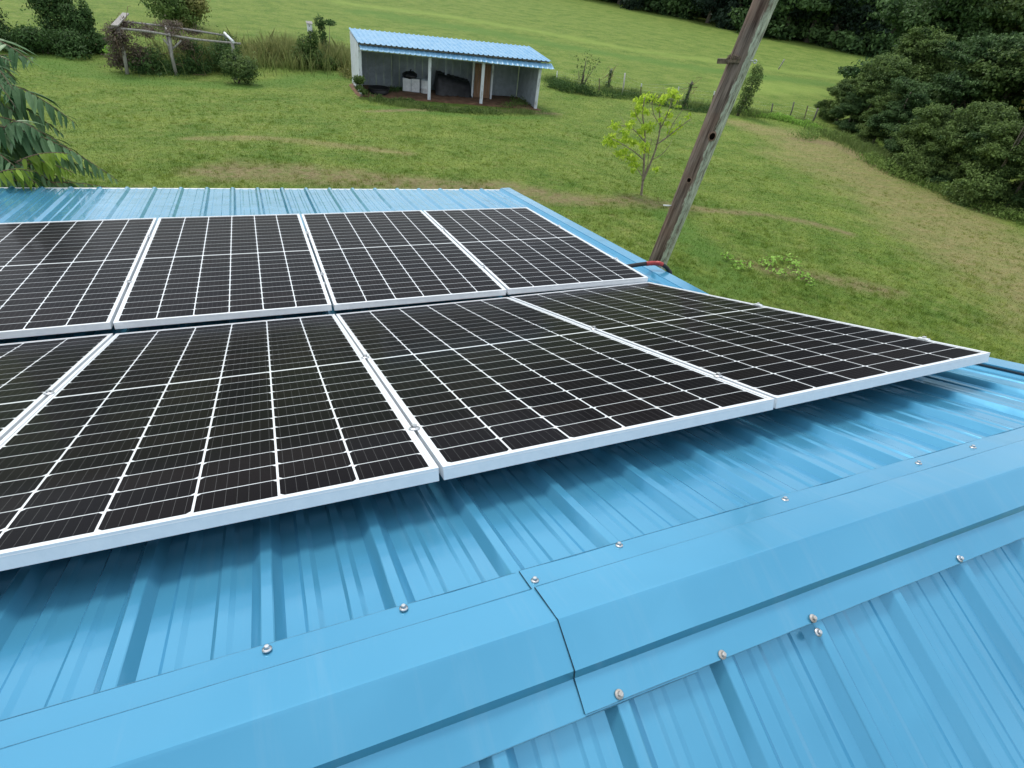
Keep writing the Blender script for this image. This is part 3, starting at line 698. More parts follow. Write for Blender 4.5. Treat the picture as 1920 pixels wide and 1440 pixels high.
# ================================================================== FOLIAGE TOOLS
def leaf_mesh(name, C, Nn, size, rng, droop=0.0, aspect=.55, tint=None, center=None):
    """one folded diamond leaf per row of C, facing Nn"""
    n = len(C); Nn = Nn / (np.linalg.norm(Nn, axis=1, keepdims=True) + 1e-9)
    r = rng.normal(size=(n, 3)); r[:, 2] -= droop; ax = r - Nn * np.sum(r * Nn, 1, keepdims=True); ax /= (np.linalg.norm(ax, axis=1, keepdims=True) + 1e-9)
    sd_ = np.cross(Nn, ax); L_ = size * rng.uniform(.6, 1.3, n)[:, None]; Wd = L_ * aspect
    base = C - ax * L_ * .5; tip = C + ax * L_ * .5 - Nn * L_ * .12; l_ = C + sd_ * Wd * .5 + Nn * L_ * .08; r_ = C - sd_ * Wd * .5 + Nn * L_ * .08
    V = np.stack([base, r_, tip, l_], 1).reshape(-1, 3); F = np.arange(4 * n).reshape(-1, 4)
    if tint is None: tint = rng.rand(n)
    return V, F, np.repeat(np.clip(tint, 0, 1), 4)
def lobes_leaves(lobes, n, size, rng, updown=.35, inner=.55, patch=1.0, aspect=.55, droop=0.2):
    lob = np.array(lobes, float); wts = (lob[:, 3] * lob[:, 4]); wts = wts / wts.sum(); k = rng.choice(len(lob), n, p=wts)
    d = rng.normal(size=(n, 3)); d /= np.linalg.norm(d, axis=1, keepdims=True)
    rr = inner + (1.06 - inner) * rng.rand(n) ** .45
    bump = 1 + .16 * np.sin(d[:, 0] * 7 + k * 1.7) * np.sin(d[:, 1] * 6 + k) + .12 * np.sin(d[:, 2] * 9 + k * 2.1) + .08 * rng.normal(size=n)
    R_ = lob[k][:, 3:6] if lob.shape[1] >= 6 else lob[k][:, 3:4]
    rr = rr * np.where(rng.rand(n) < .14, 1 + .16 * rng.exponential(1.0, n), 1)
    C = lob[k][:, :3] + d * np.stack([lob[k][:, 3], lob[k][:, 3], lob[k][:, 4]], 1) * (rr * bump)[:, None]
    Nn = d * .9 + np.array([0, 0, updown]) + rng.normal(size=(n, 3)) * .45
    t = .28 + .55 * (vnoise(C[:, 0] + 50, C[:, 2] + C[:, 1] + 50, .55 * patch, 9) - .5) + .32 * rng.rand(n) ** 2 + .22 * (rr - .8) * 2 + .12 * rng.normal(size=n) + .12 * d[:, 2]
    keep = C[:, 2] > .02
    return C[keep], Nn[keep], t[keep]
def mkleaf(name, lobes, n, size, seed, **kw):
    rng = np.random.RandomState(seed); asp = kw.pop('aspect', .55); dr = kw.pop('droop', .2)
    C, Nn, t = lobes_leaves(lobes, n, size, rng, **kw); V, F, T = leaf_mesh(name, C, Nn, size, rng, dr, asp, t)
    return fastmesh(name, V, F, False, dict(tint=T))
def trunk_mb(h, r, lobes, rng, nl=6, lean=.05):
    mb = MB(); top = np.array([rng.uniform(-lean, lean) * h, rng.uniform(-lean, lean) * h, h])
    pts = [np.zeros(3) + top * t + np.array([math.sin(t * 5) * r * .5, math.cos(t * 4) * r * .5 - r * .5, 0]) for t in np.linspace(0, 1, 8)]; pts[0][2] = -.25
    mb.tube(pts, [r * (1.35 if i == 0 else 1 - .75 * i / 7) for i in range(8)], 9, jit=.08, rng=rng)
    for i in range(nl):
        lo = lobes[rng.randint(len(lobes))]; t = rng.uniform(.25, .8); a = top * t; b = np.array(lo[:3]); m_ = (a + b) / 2 + [0, 0, -.06 * h]
        mb.tube([a, m_, b], [r * .42 * (1 - t * .4), r * .25, r * .07], 6)
    return mb
def blob_lobes(rng, n, w_, h_, z0=.12, r0=.26):
    out = []
    for i in range(n):
        a = rng.uniform(0, 6.28); z = h_ * (z0 + (1 - z0 - .15) * rng.rand()); f = 1 - .65 * max(0, (z / h_ - .45)) / .55
        rr = rng.uniform(.2, .75) * w_ / 2 * f; q = rng.uniform(.75, 1.25) * r0 * w_
        out.append((math.cos(a) * rr, math.sin(a) * rr, z, q, q * rng.uniform(.7, 1.0)))
    return out

def spray_lobes(rng, big, k=13, f=.36):
    out = []
    for (x, y, z, r, rz) in big:
        out.append((x, y, z, r * .75, rz * .75))
        for i in range(k):
            d = rng.normal(size=3); d /= np.linalg.norm(d); d[2] = abs(d[2]) * .9 - .25; q = r * f * rng.uniform(.6, 1.3); e_ = rng.uniform(.85, 1.28)
            out.append((x + d[0] * r * e_, y + d[1] * r * e_, max(.15, z + d[2] * rz * e_), q, q * rng.uniform(.35, .6)))
    return out
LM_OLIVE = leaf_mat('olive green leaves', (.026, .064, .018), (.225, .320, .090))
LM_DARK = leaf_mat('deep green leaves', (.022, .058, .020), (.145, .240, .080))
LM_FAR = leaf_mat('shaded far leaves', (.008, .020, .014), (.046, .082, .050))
LM_MID = leaf_mat('mid green leaves', (.045, .095, .020), (.200, .285, .080))
LM_VINE = leaf_mat('dark vine leaves', (.024, .062, .016), (.125, .225, .065))
LM_BRIGHT = leaf_mat('yellow green young leaves', (.34, .52, .040), (.78, .90, .13), .3)
LM_LIME = leaf_mat('pale green weed leaves', (.20, .38, .050), (.44, .68, .15), .3)
LM_LIME2 = leaf_mat('rank green weeds', (.10, .18, .035), (.34, .46, .13), .3)
LM_WEED = leaf_mat('mixed tall weeds', (.095, .130, .035), (.40, .38, .13), .3)
LM_DEAD = leaf_mat('dead brown vine leaves', (.070, .052, .038), (.270, .220, .165), .15)
LM_YELLOW = leaf_mat('yellowing leaves', (.050, .060, .012), (.22, .20, .04), .3)
LM_FERN = leaf_mat('blue green compound leaves', (.040, .110, .036), (.210, .340, .160), .2, .35)
LM_FERNL = leaf_mat('light green compound leaves', (.12, .20, .02), (.32, .46, .06), .35, .4)

# ------------------------------------------------------------------ trees and thicket on the right
protos = []
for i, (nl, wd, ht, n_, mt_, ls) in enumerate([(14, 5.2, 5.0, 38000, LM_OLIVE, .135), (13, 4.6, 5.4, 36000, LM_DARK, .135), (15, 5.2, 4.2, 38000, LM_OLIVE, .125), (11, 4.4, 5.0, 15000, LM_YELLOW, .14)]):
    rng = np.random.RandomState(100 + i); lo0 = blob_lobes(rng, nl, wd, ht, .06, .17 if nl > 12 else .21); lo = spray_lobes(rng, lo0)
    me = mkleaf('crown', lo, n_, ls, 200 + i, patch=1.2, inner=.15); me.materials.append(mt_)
    tm = trunk_mb(ht * .75, .13, lo0, rng).mesh('trunk'); tm.materials.append(M_BARK)
    protos.append((me, tm))
thicket = [  # u, v, back offset (m), proto, scale, label, category
 (1566, 234, 0.9, 2, .66, 'low rounded bush at the left tip of the thicket, beside the last fence posts', 'bush'),
 (1605, 255, 1.7, 0, .86, 'olive bush rising behind the left tip of the thicket', 'bush'),
 (1655, 290, 1.1, 1, .76, 'dark green bush above the dry weeds at the lawn edge', 'bush'),
 (1712, 330, 1.1, 2, .80, 'arching fine leaved bush where the lawn edge bends', 'bush'),
 (1768, 358, 0.9, 0, .76, 'bush halfway down the thicket edge', 'bush'),
 (1835, 388, 1.1, 2, .86, 'spreading bush leaning over the straw coloured grass', 'bush'),
 (1925, 420, 0.8, 1, .88, 'lowest dark bush at the right border of the photo', 'bush'),
 (1585, 248, .6, 1, .5, 'small dark bush hugging the grass at the left tip of the thicket', 'bush'),
 (1632, 276, .5, 0, .55, 'small olive bush between the left tip and the lawn bend', 'bush'),
 (1686, 312, .5, 1, .55, 'small dark bush just above the lawn bend', 'bush'),
 (1742, 342, .4, 2, .6, 'low feathery bush left of the halfway bush', 'bush'),
 (1800, 370, .5, 1, .6, 'low dark bush right of the halfway bush', 'bush'),
 (1880, 402, .4, 0, .62, 'low olive bush beside the right border, above the straw', 'bush'),
 (1660, 262, 5.5, 0, 1.15, 'broad olive tree at the left shoulder of the thicket', 'tree'),
 (1740, 300, 5.0, 1, 1.30, 'deep green tree behind the arching fine leaved bush', 'tree'),
 (1810, 320, 5.0, 2, 1.55, 'wide crowned tree in the middle of the thicket', 'tree'),
 (1895, 350, 5.0, 1, 1.45, 'dark tree standing over the right hand bushes', 'tree'),
 (1985, 390, 3.5, 0, 1.4, 'tree half cut off by the right border of the photo', 'tree'),
 (1680, 200, 12., 1, 2.3, 'tall tree reaching the top of the photo at the left of the thicket', 'tree'),
 (1775, 200, 12., 2, 2.6, 'tall tree behind the wide crowned one', 'tree'),
 (1870, 230, 10., 0, 2.4, 'tall olive crowned tree at the top right of the photo', 'tree'),
 (1990, 290, 9.5, 2, 2.2, 'tree behind the yellowing one, outermost on the right', 'tree')]
rr = random.Random(5)
for (u, v, back, pi_, sc, lab, cat) in thicket:
    p = gp(u, v) if v > 238 or back < 6 else gp(u, 240)
    dr = (p - CAM_C); dr[2] = 0; dr /= np.linalg.norm(dr); p = p + dr * back; p[2] = float(G(p[0], p[1])) - .05
    t = thing('tree' if cat == 'tree' else 'bush', lab, cat, p, 'trees and bushes of the thicket', rr.uniform(0, 6.28), sc)
    link('crown', protos[pi_][0], None, t); link('trunk', protos[pi_][1], None, t)

for (x_, y_, k_, sc_, lb_) in ((-15.5, 3.5, 0, 2.3, 'unseen tall tree added left of the house, nearest the sumac'), (-15, -4, 1, 2.4, 'unseen dark tree added left of the house by the near gable'), (-12, -13, 2, 2.5, 'unseen broad tree added behind the left near corner of the house'),  # added out of view so the roof metal reflects dark trees
                      (-3, -19, 1, 2.4, 'unseen dark tree added behind the house'), (8, -18, 0, 2.4, 'unseen olive tree added behind the right end of the house')):
    t = thing('tree', lb_, 'tree', (x_, y_, float(G(x_, y_)) - .1), 'unseen trees added to darken the roof reflections', rr.uniform(0, 6.28), sc_); link('crown', protos[k_][0], None, t); link('trunk', protos[k_][1], None, t)
# ------------------------------------------------------------------ far tree line
fp = []
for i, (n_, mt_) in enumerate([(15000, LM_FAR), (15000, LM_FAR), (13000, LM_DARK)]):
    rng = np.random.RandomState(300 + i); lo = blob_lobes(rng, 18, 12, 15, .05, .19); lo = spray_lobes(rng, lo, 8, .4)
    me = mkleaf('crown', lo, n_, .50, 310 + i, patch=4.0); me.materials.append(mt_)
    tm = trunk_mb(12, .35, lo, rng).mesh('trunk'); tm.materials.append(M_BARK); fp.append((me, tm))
lst = [(1040, -12), (1100, 2), (1160, 12), (1215, 23), (1270, 34), (1325, 47), (1375, 58), (1420, 68), (1465, 78), (1510, 86), (1555, 95), (1600, 102), (1650, 109), (1700, 117), (1760, 124)]
for i, (u, v) in enumerate(lst):
    for row in (0, 1):
        p = gp(u + (12 if row else 0), v); dr = (p - CAM_C); dr[2] = 0; dr /= np.linalg.norm(dr); p = p + dr * (5 + 9 * row + rr.uniform(-1, 1.5)); p[2] = float(G(p[0], p[1])) - .3
        t = thing('tree', 'tall dark tree in the shady wood edge beyond the field', 'tree', p, 'trees of the wood edge beyond the field', rr.uniform(0, 6.28), rr.uniform(.9, 1.3))
        k = (i * 2 + row) % 3 if i % 4 else 2
        link('crown', fp[k][0], None, t); link('trunk', fp[k][1], None, t)
# wood behind the trees one can tell apart
C_ = []; rng = np.random.RandomState(33)
for i in range(30):
    q = gp(np.interp(i, [0, 29], [960, 1900]), np.interp(i, [0, 29], [-25, 142])); dr = (q - CAM_C); dr[2] = 0; dr /= np.linalg.norm(dr); q = q + dr * rng.uniform(20, 32)
    C_.append((q[0], q[1], float(G(q[0], q[1])) + rng.uniform(4, 11), rng.uniform(5, 7), rng.uniform(6, 8)))
lo = np.array(C_); k = rng.randint(0, 30, 26000); d = rng.normal(size=(26000, 3)); d /= np.linalg.norm(d, axis=1, keepdims=True)
Cc = lo[k][:, :3] + d * lo[k][:, [3, 3, 4]] * (.8 + .25 * rng.rand(26000))[:, None]
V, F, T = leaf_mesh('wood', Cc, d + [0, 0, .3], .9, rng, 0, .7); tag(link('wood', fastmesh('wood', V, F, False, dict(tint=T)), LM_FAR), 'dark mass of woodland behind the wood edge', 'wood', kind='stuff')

# ------------------------------------------------------------------ generic shrub
def shrub(name, u, v, wd, ht, n_, size, m_, label, cat='shrub', nl=8, group=None, back=0.0, seed=1, lobes=None, stems=3, dl=.25, aspect=.55, twig=M_BARK, inner=.45, p=None):
    rng = np.random.RandomState(seed)
    if p is None:
        p = gp(u, v)
        dr = (p - CAM_C); dr[2] = 0; dr /= np.linalg.norm(dr); p = p + dr * back
    p = np.array(p); p[2] = float(G(p[0], p[1]))
    lo = lobes or blob_lobes(rng, nl, wd, ht, .15, dl)
    t = thing(name, label, cat, p, group)
    me = mkleaf('foliage', lo, n_, size, seed + 7, patch=.8, aspect=aspect, inner=inner); link('foliage', me, m_, t)
    mb = MB()
    for i in range(stems):
        l_ = lo[rng.randint(len(lo))]; a = rng.uniform(-.08, .08, 3); a[2] = -.05; mb.tube([a, (a + np.array(l_[:3])) / 2 + rng.uniform(-.08, .08, 3), l_[:3]], [.03, .02, .006], 5)
    link('stem', mb.mesh('stem'), twig, t); return t
def vert_of(u, v, top_u, top_v):
    b = gp(u, v); d = ray(top_u, top_v); s_ = np.dot(b[:2] - CAM_C[:2], d[:2]) / np.dot(d[:2], d[:2]); return b, (CAM_C + d * s_)[2] - b[2]

yt = at(1950, 200, 31.5); yh = float(at(1915, 62, 31.5)[2]) - float(G(yt[0], yt[1]))
shrub('tree', 0, 0, 2.4, yh, 4200, .15, LM_YELLOW, 'slender tree with yellowing leaves at the upper right border', cat='tree', seed=29, p=yt, stems=5, group='trees and bushes of the thicket',
      lobes=[(0, 0, yh - .2, .75, .55), (-.5, .2, yh - .9, .55, .45), (.5, 0, yh + .4, .7, .6), (.1, 0, yh - 1.5, .5, .4), (.9, .2, yh - .6, .8, .7), (-.1, .3, yh + .7, .5, .4), (.8, .4, yh - 1.9, .6, .6)])
# left background plants
shrub('vine_covered_stump', 128, 96, 2.2, 2.9, 7000, .14, LM_VINE, 'dark vine swallowed stump standing tallest left of the arbor', seed=3, back=1.0,
      lobes=[(0, 0, .5, .9, .6), (-.15, 0, 1.2, .75, .7), (-.25, 0, 1.9, .75, .55), (.1, 0, 2.3, .65, .4), (-.85, 0, 2.35, .45, .25), (-.55, .2, 2.1, .5, .4), (.4, .1, 2.0, .45, .5)])
shrub('vine_covered_stump', 10, 92, 2.4, 2.9, 6500, .14, LM_VINE, 'dark vine covered stump at the top left corner', seed=4, back=1.0,
      lobes=[(-.3, 0, .5, .9, .6), (-.5, 0, 1.3, .8, .7), (-.4, 0, 2.1, .9, .5), (.4, 0, 2.3, .6, .35)])
shrub('shrub', 185, 102, 2.0, 2.2, 5500, .13, LM_VINE, 'leafy dark green shrub between the stump and the arbor', seed=5, back=.6,
      lobes=[(-.3, 0, .5, .8, .5), (.35, 0, .4, .7, .4), (-.4, 0, 1.2, .55, .6), (-.1, .1, 1.6, .3, .6), (-.75, 0, 1.6, .4, .45)])
for i, (u, v, lab) in enumerate([(45, 97, 'low weedy hump under the top left stump'), (85, 100, 'low green hump between the two stumps'), (150, 104, 'low green hump at the foot of the tall stump')]):
    shrub('shrub', u, v, 2.6, .8, 3200, .12, LM_VINE, lab, seed=8 + i, nl=6, dl=.2, group='low shrubs left of the arbor')
shrub('bush', 322, 60, 4.4, 3.3, 11000, .17, LM_MID, 'feathery green bush behind the arbor', cat='bush', seed=14, nl=11, back=2.5)
shrub('bush', 368, 66, 2.2, 2.0, 4000, .15, LM_WEED, 'smaller yellowish bush at the right of the feathery one', cat='bush', seed=16, nl=6, back=2.0)
shrub('shrub', 446, 157, 1.7, 1.9, 5200, .09, LM_OLIVE, 'round grey green shrub in front of the right arbor post', seed=15, nl=7, dl=.27, inner=.3)
shrub('shrub', 222, 118, 1.0, 1.0, 1500, .12, LM_LIME, 'pale leafy shrub at the foot of the left arbor end', seed=17, nl=4, dl=.3)
shrub('shrub', 586, 128, 1.7, 1.9, 4200, .13, LM_MID, 'leafy shrub around the bird box pole', seed=18, lobes=[(-.55, 0, .5, .6, .5), (.1, 0, .5, .6, .5), (.75, 0, .35, .55, .35), (-.3, 0, 1.1, .45, .45), (.15, 0, 1.4, .28, .55), (1.1, 0, .25, .4, .25)])
shrub('shrub', 612, 122, .8, 2.2, 1300, .12, LM_VINE, 'thin vine covered stem right of the bird box', seed=19, lobes=[(0, 0, .6, .22, .5), (-.1, 0, 1.4, .22, .5), (-.2, 0, 2.0, .3, .3), (.35, 0, 2.0, .35, .15)], back=1.0)
shrub('shrub', 676, 183, .7, 1.0, 1400, .09, LM_OLIVE, 'wispy weeds growing at the left corner of the shed', seed=20, nl=5)
# weedy band along the old fence line on the left
def weeds(name, pts, n_, hgt_, size, m_, label, seed, wid=1.0, cat='weeds'):
    rng = np.random.RandomState(seed); P = [gp(u, v) for u, v in pts]; seg = np.array([np.linalg.norm(b - a) for a, b in zip(P[:-1], P[1:])]); cs = np.r_[0, np.cumsum(seg)]
    s_ = rng.rand(n_) * cs[-1]; k = np.clip(np.searchsorted(cs, s_) - 1, 0, len(seg) - 1); t = (s_ - cs[k]) / seg[k]
    A = np.array(P)[k]; B = np.array(P)[k + 1]; C = A + (B - A) * t[:, None]; off = rng.normal(size=(n_, 2)) * wid * .45; C[:, :2] += off
    hl = hgt_ * (.30 + 1.25 * np.clip(vnoise(C[:, 0], C[:, 1], .8, seed) * .6 + vnoise(C[:, 0], C[:, 1], .3, seed + 1) * .6 - .22, 0, 1)) * np.exp(-(off ** 2).sum(1) / (wid ** 2) * .6)
    C[:, 2] = G(C[:, 0], C[:, 1]) + rng.rand(n_) ** .8 * hl
    Nn = rng.normal(size=(n_, 3)) + [0, 0, .5]; V, F, T = leaf_mesh(name, C, Nn, size, rng, -1.6, .35)
    return tag(link(name, fastmesh(name, V, F, False, dict(tint=T)), m_), label, cat, kind='stuff')
def tallgrass(pts, n_, h_, wid, m_, label, seed, bw=.035):
    rng = np.random.RandomState(seed); P = [gp(u, v) for u, v in pts]; seg = np.array([np.linalg.norm(b - a) for a, b in zip(P[:-1], P[1:])]); cs = np.r_[0, np.cumsum(seg)]
    s_ = rng.rand(n_) * cs[-1]; k = np.clip(np.searchsorted(cs, s_) - 1, 0, len(seg) - 1); t = (s_ - cs[k]) / seg[k]; A = np.array(P)[k]; B = np.array(P)[k + 1]; C = A + (B - A) * t[:, None]
    C[:, :2] += rng.normal(size=(n_, 2)) * wid * .5; cl = vnoise(C[:, 0], C[:, 1], .7, seed) * .6 + vnoise(C[:, 0], C[:, 1], .25, seed + 1) * .5
    off = rng.rand(n_) < np.clip(cl * 1.6 - .25, .1, 1); C = C[off]; cl = cl[off]; n_ = len(C); C[:, 2] = G(C[:, 0], C[:, 1]) - .03
    hh = h_ * (.35 + .9 * cl) * rng.uniform(.5, 1.2, n_); a = rng.rand(n_) * 6.283; b = rng.rand(n_) * 6.283; le = hh * rng.uniform(.1, .55, n_); w_ = bw * rng.uniform(.5, 1.2, n_)
    dx = np.stack([np.cos(a) * w_ / 2, np.sin(a) * w_ / 2, 0 * a], -1); md = np.stack([np.cos(b) * le * .35, np.sin(b) * le * .35, hh * .6], -1); tp = np.stack([np.cos(b) * le, np.sin(b) * le, hh], -1)
    V = np.stack([C - dx, C + dx, C + md + dx * .7, C + tp, C + md - dx * .7], 1).reshape(-1, 3); F = np.arange(5 * n_).reshape(-1, 5); tt = rng.rand(n_) * .6
    T = np.stack([tt * .4, tt * .4, tt + .15, tt + .4, tt + .15], 1).ravel()
    return tag(link('tall_grass', fastmesh('tall_grass', V, F, False, dict(tint=np.clip(T, 0, 1))), m_), label, 'tall grass', kind='stuff')
LM_TALL = leaf_mat('tall seeding grass', (.10, .16, .035), (.42, .42, .17), .3)
LM_TALLG = leaf_mat('tall green grass', (.095, .165, .040), (.30, .37, .125), .3)
tallgrass([(360, 118), (420, 116), (480, 114), (540, 118), (600, 118)], 14000, 1.15, 2.4, LM_TALL, 'pale seeding grass behind the weeds between arbor and bird box', 141)
tallgrass([(595, 105), (640, 112), (672, 130)], 6000, .9, 2.0, LM_TALL, 'pale tall grass left of the shed', 142)
tallgrass([(1032, 150), (1100, 165), (1200, 180), (1300, 198), (1360, 208), (1450, 220), (1520, 236)], 9000, .42, .9, LM_TALLG, 'long grass along the wire fence', 143, .03)
tallgrass([(1530, 246), (1610, 276), (1680, 316), (1740, 342), (1800, 368), (1860, 392), (1940, 420)], 9500, .42, 1.1, LM_TALLG, 'long grass spilling out from the thicket', 144, .03)
tallgrass([(700, 192), (800, 206), (900, 214), (1010, 214)], 3500, .25, .6, LM_TALLG, 'longer grass along the front of the shed', 145, .025)
weeds('weeds', [(370, 122), (420, 120), (480, 118), (540, 122), (575, 126)], 6000, .85, .14, LM_WEED, 'tall tan and green weeds between the arbor and the bird box', 41, 1.0)
weeds('weeds', [(600, 120), (650, 125), (672, 150)], 3500, .7, .14, LM_WEED, 'tall pale weeds behind the left corner of the shed', 42, .8)
weeds('weeds', [(1032, 152), (1060, 168), (1120, 180), (1180, 184), (1230, 195), (1290, 206), (1350, 210)], 5500, .42, .10, LM_VINE, 'dark weeds along the foot of the wire fence', 43, .45)
weeds('weeds', [(1030, 162), (1060, 172), (1110, 178)], 2400, .6, .11, LM_VINE, 'thick dark weeds right beside the shed', 44, .5)
weeds('weeds', [(1400, 214), (1450, 222), (1510, 236), (1530, 245)], 3500, .35, .12, LM_LIME, 'yellow green weeds under the last fence posts', 45, .5)
weeds('weeds', [(1500, 262), (1535, 250), (1560, 258), (1610, 275), (1650, 292)], 1800, .45, .13, LM_LIME2, 'green weeds at the tip of the thicket', 46, .7)
weeds('weeds', [(1620, 300), (1680, 330), (1740, 352), (1800, 378), (1860, 402), (1930, 425)], 3800, .5, .13, LM_LIME2, 'weeds fringing the foot of the thicket', 47, .7)
weeds('weeds', [(700, 190), (760, 196), (800, 205), (860, 212), (930, 214)], 3200, .28, .11, LM_MID, 'short weeds along the open front of the shed', 48, .5)
weeds('weeds', [(260, 128), (300, 136), (340, 132), (400, 120)], 5000, .5, .13, LM_VINE, 'rank green growth under the arbor', 49, 1.2)

# sprawling pale weeds on the lawn near the gable
def sprawl(pts, n_, label, seed):
    rng = np.random.RandomState(seed); t0 = gp(*pts[0]); t = thing('sprawling_weed', label, 'weed', t0, 'sprawling weeds on the lawn'); mb = MB(); Cs = []
    for (u, v) in pts:
        c = gp(u, v)
        for j in range(3):
            a = rng.uniform(0, 6.28); l_ = rng.uniform(.12, .32); q = [c + np.array([math.cos(a) * l_ * s_, math.sin(a) * l_ * s_, .03 + .05 * math.sin(s_ * 3)]) for s_ in (0, .5, 1)]
            mb.tube(q, [.006, .005, .003], 5)
            for s_ in np.linspace(.1, 1, max(2, n_)): Cs.append(c + np.array([math.cos(a) * l_ * s_, math.sin(a) * l_ * s_, .07]) + rng.normal(size=3) * [.05, .05, .02])
    Cs = np.array(Cs); V, F, T = leaf_mesh('leaves', Cs - t0, rng.normal(size=(len(Cs), 3)) * .5 + [0, 0, 1], .085, rng, 0, .6)
    link('leaves', fastmesh('leaves', V, F, False, dict(tint=T)), LM_LIME, t); part('stem', mb, M_TWIG, t)
sprawl([(1352, 482), (1366, 489), (1376, 496), (1388, 502), (1402, 499)], 7, 'pale sprawling weed nearest the pole', 61)
sprawl([(1424, 495), (1436, 490), (1447, 487), (1450, 495), (1445, 501), (1458, 488)], 6, 'pale sprawling weed in the middle of the lawn patch', 62)
sprawl([(1473, 487), (1478, 493), (1486, 501), (1494, 503)], 6, 'pale sprawling weed farthest up the lawn from the pole', 63)
sprawl([(1455, 514), (1460, 517), (1466, 514)], 5, 'tiny pale weed just below the middle one', 64)
sprawl([(1492, 519), (1500, 525), (1507, 520), (1516, 532)], 5, 'pale weed at the end of the bare soil strip', 65)

# ================================================================== UTILITY POLE
pb = at(1233, 490, 8.6); d = ray(1436, 0); s_ = np.dot(pb[:2] - CAM_C[:2], d[:2]) / np.dot(d[:2], d[:2]); ptop = CAM_C + d * s_
ax = (ptop - pb) / np.linalg.norm(ptop - pb)
r0 = 16.8 * depth(pb) / FPX; r1 = 21.8 * depth(ptop) / FPX
foot = pb + ax * ((float(G(pb[0], pb[1])) - .3 - pb[2]) / ax[2]); tip = ptop + ax * 2.6
Ltot = np.linalg.norm(tip - foot); rf = lambda p: r0 + (r1 - r0) * np.dot(p - pb, ax) / np.linalg.norm(ptop - pb)
vd = -(CAM_C - pb); vd = vd - ax * np.dot(vd, ax); vd /= np.linalg.norm(vd)       # away from the house
sx = np.cross(vd, ax); sx /= np.linalg.norm(sx)                                   # towards the photo's right
pole = thing('utility_pole', 'weathered grey wooden pole with pale lichen, standing behind the gable', 'pole', foot)
ns, nr = 72, 120; vs = []; rng = np.random.RandomState(21)
for j in range(nr + 1):
    t = j / nr; c = foot + ax * Ltot * t; r = rf(c) * (1 + .35 * math.exp(-t * 16))
    c = c + sx * .006 * math.sin(t * 9) + vd * .004 * math.sin(t * 13)
    for k in range(ns):
        a = 2 * math.pi * k / ns
        g = 0
        for (c0_, wdt, dp, f_) in ((4.05, .045, .10, 1.2), (5.25, .05, .09, .7), (3.5, .035, .07, 1.7), (4.6, .03, .05, 2.1), (5.7, .04, .06, .9), (.8, .05, .08, 1.0), (2.2, .05, .08, 1.3)):
            cc = c0_ + .09 * math.sin(t * 7 * f_ + c0_ * 3) + .03 * math.sin(t * 31 * f_); dd = (a - cc + math.pi) % (2 * math.pi) - math.pi
            g -= dp * 1.5 * math.exp(-(dd / wdt) ** 2) * (.6 + .4 * math.sin(t * 11 * f_ + c0_))
        g += .012 * math.sin(a * 9 + t * 5) + .008 * rng.normal()
        vs.append(c + (sx * math.cos(a) + vd * math.sin(a)) * r * (1 + g))
fs = [(j * ns + k, j * ns + (k + 1) % ns, (j + 1) * ns + (k + 1) % ns, (j + 1) * ns + k) for j in range(nr) for k in range(ns)]
mb = MB(); mb.add(vs, fs, True); mb.f.append(tuple(range(nr * ns, nr * ns + ns))); mb.sm.append(False)
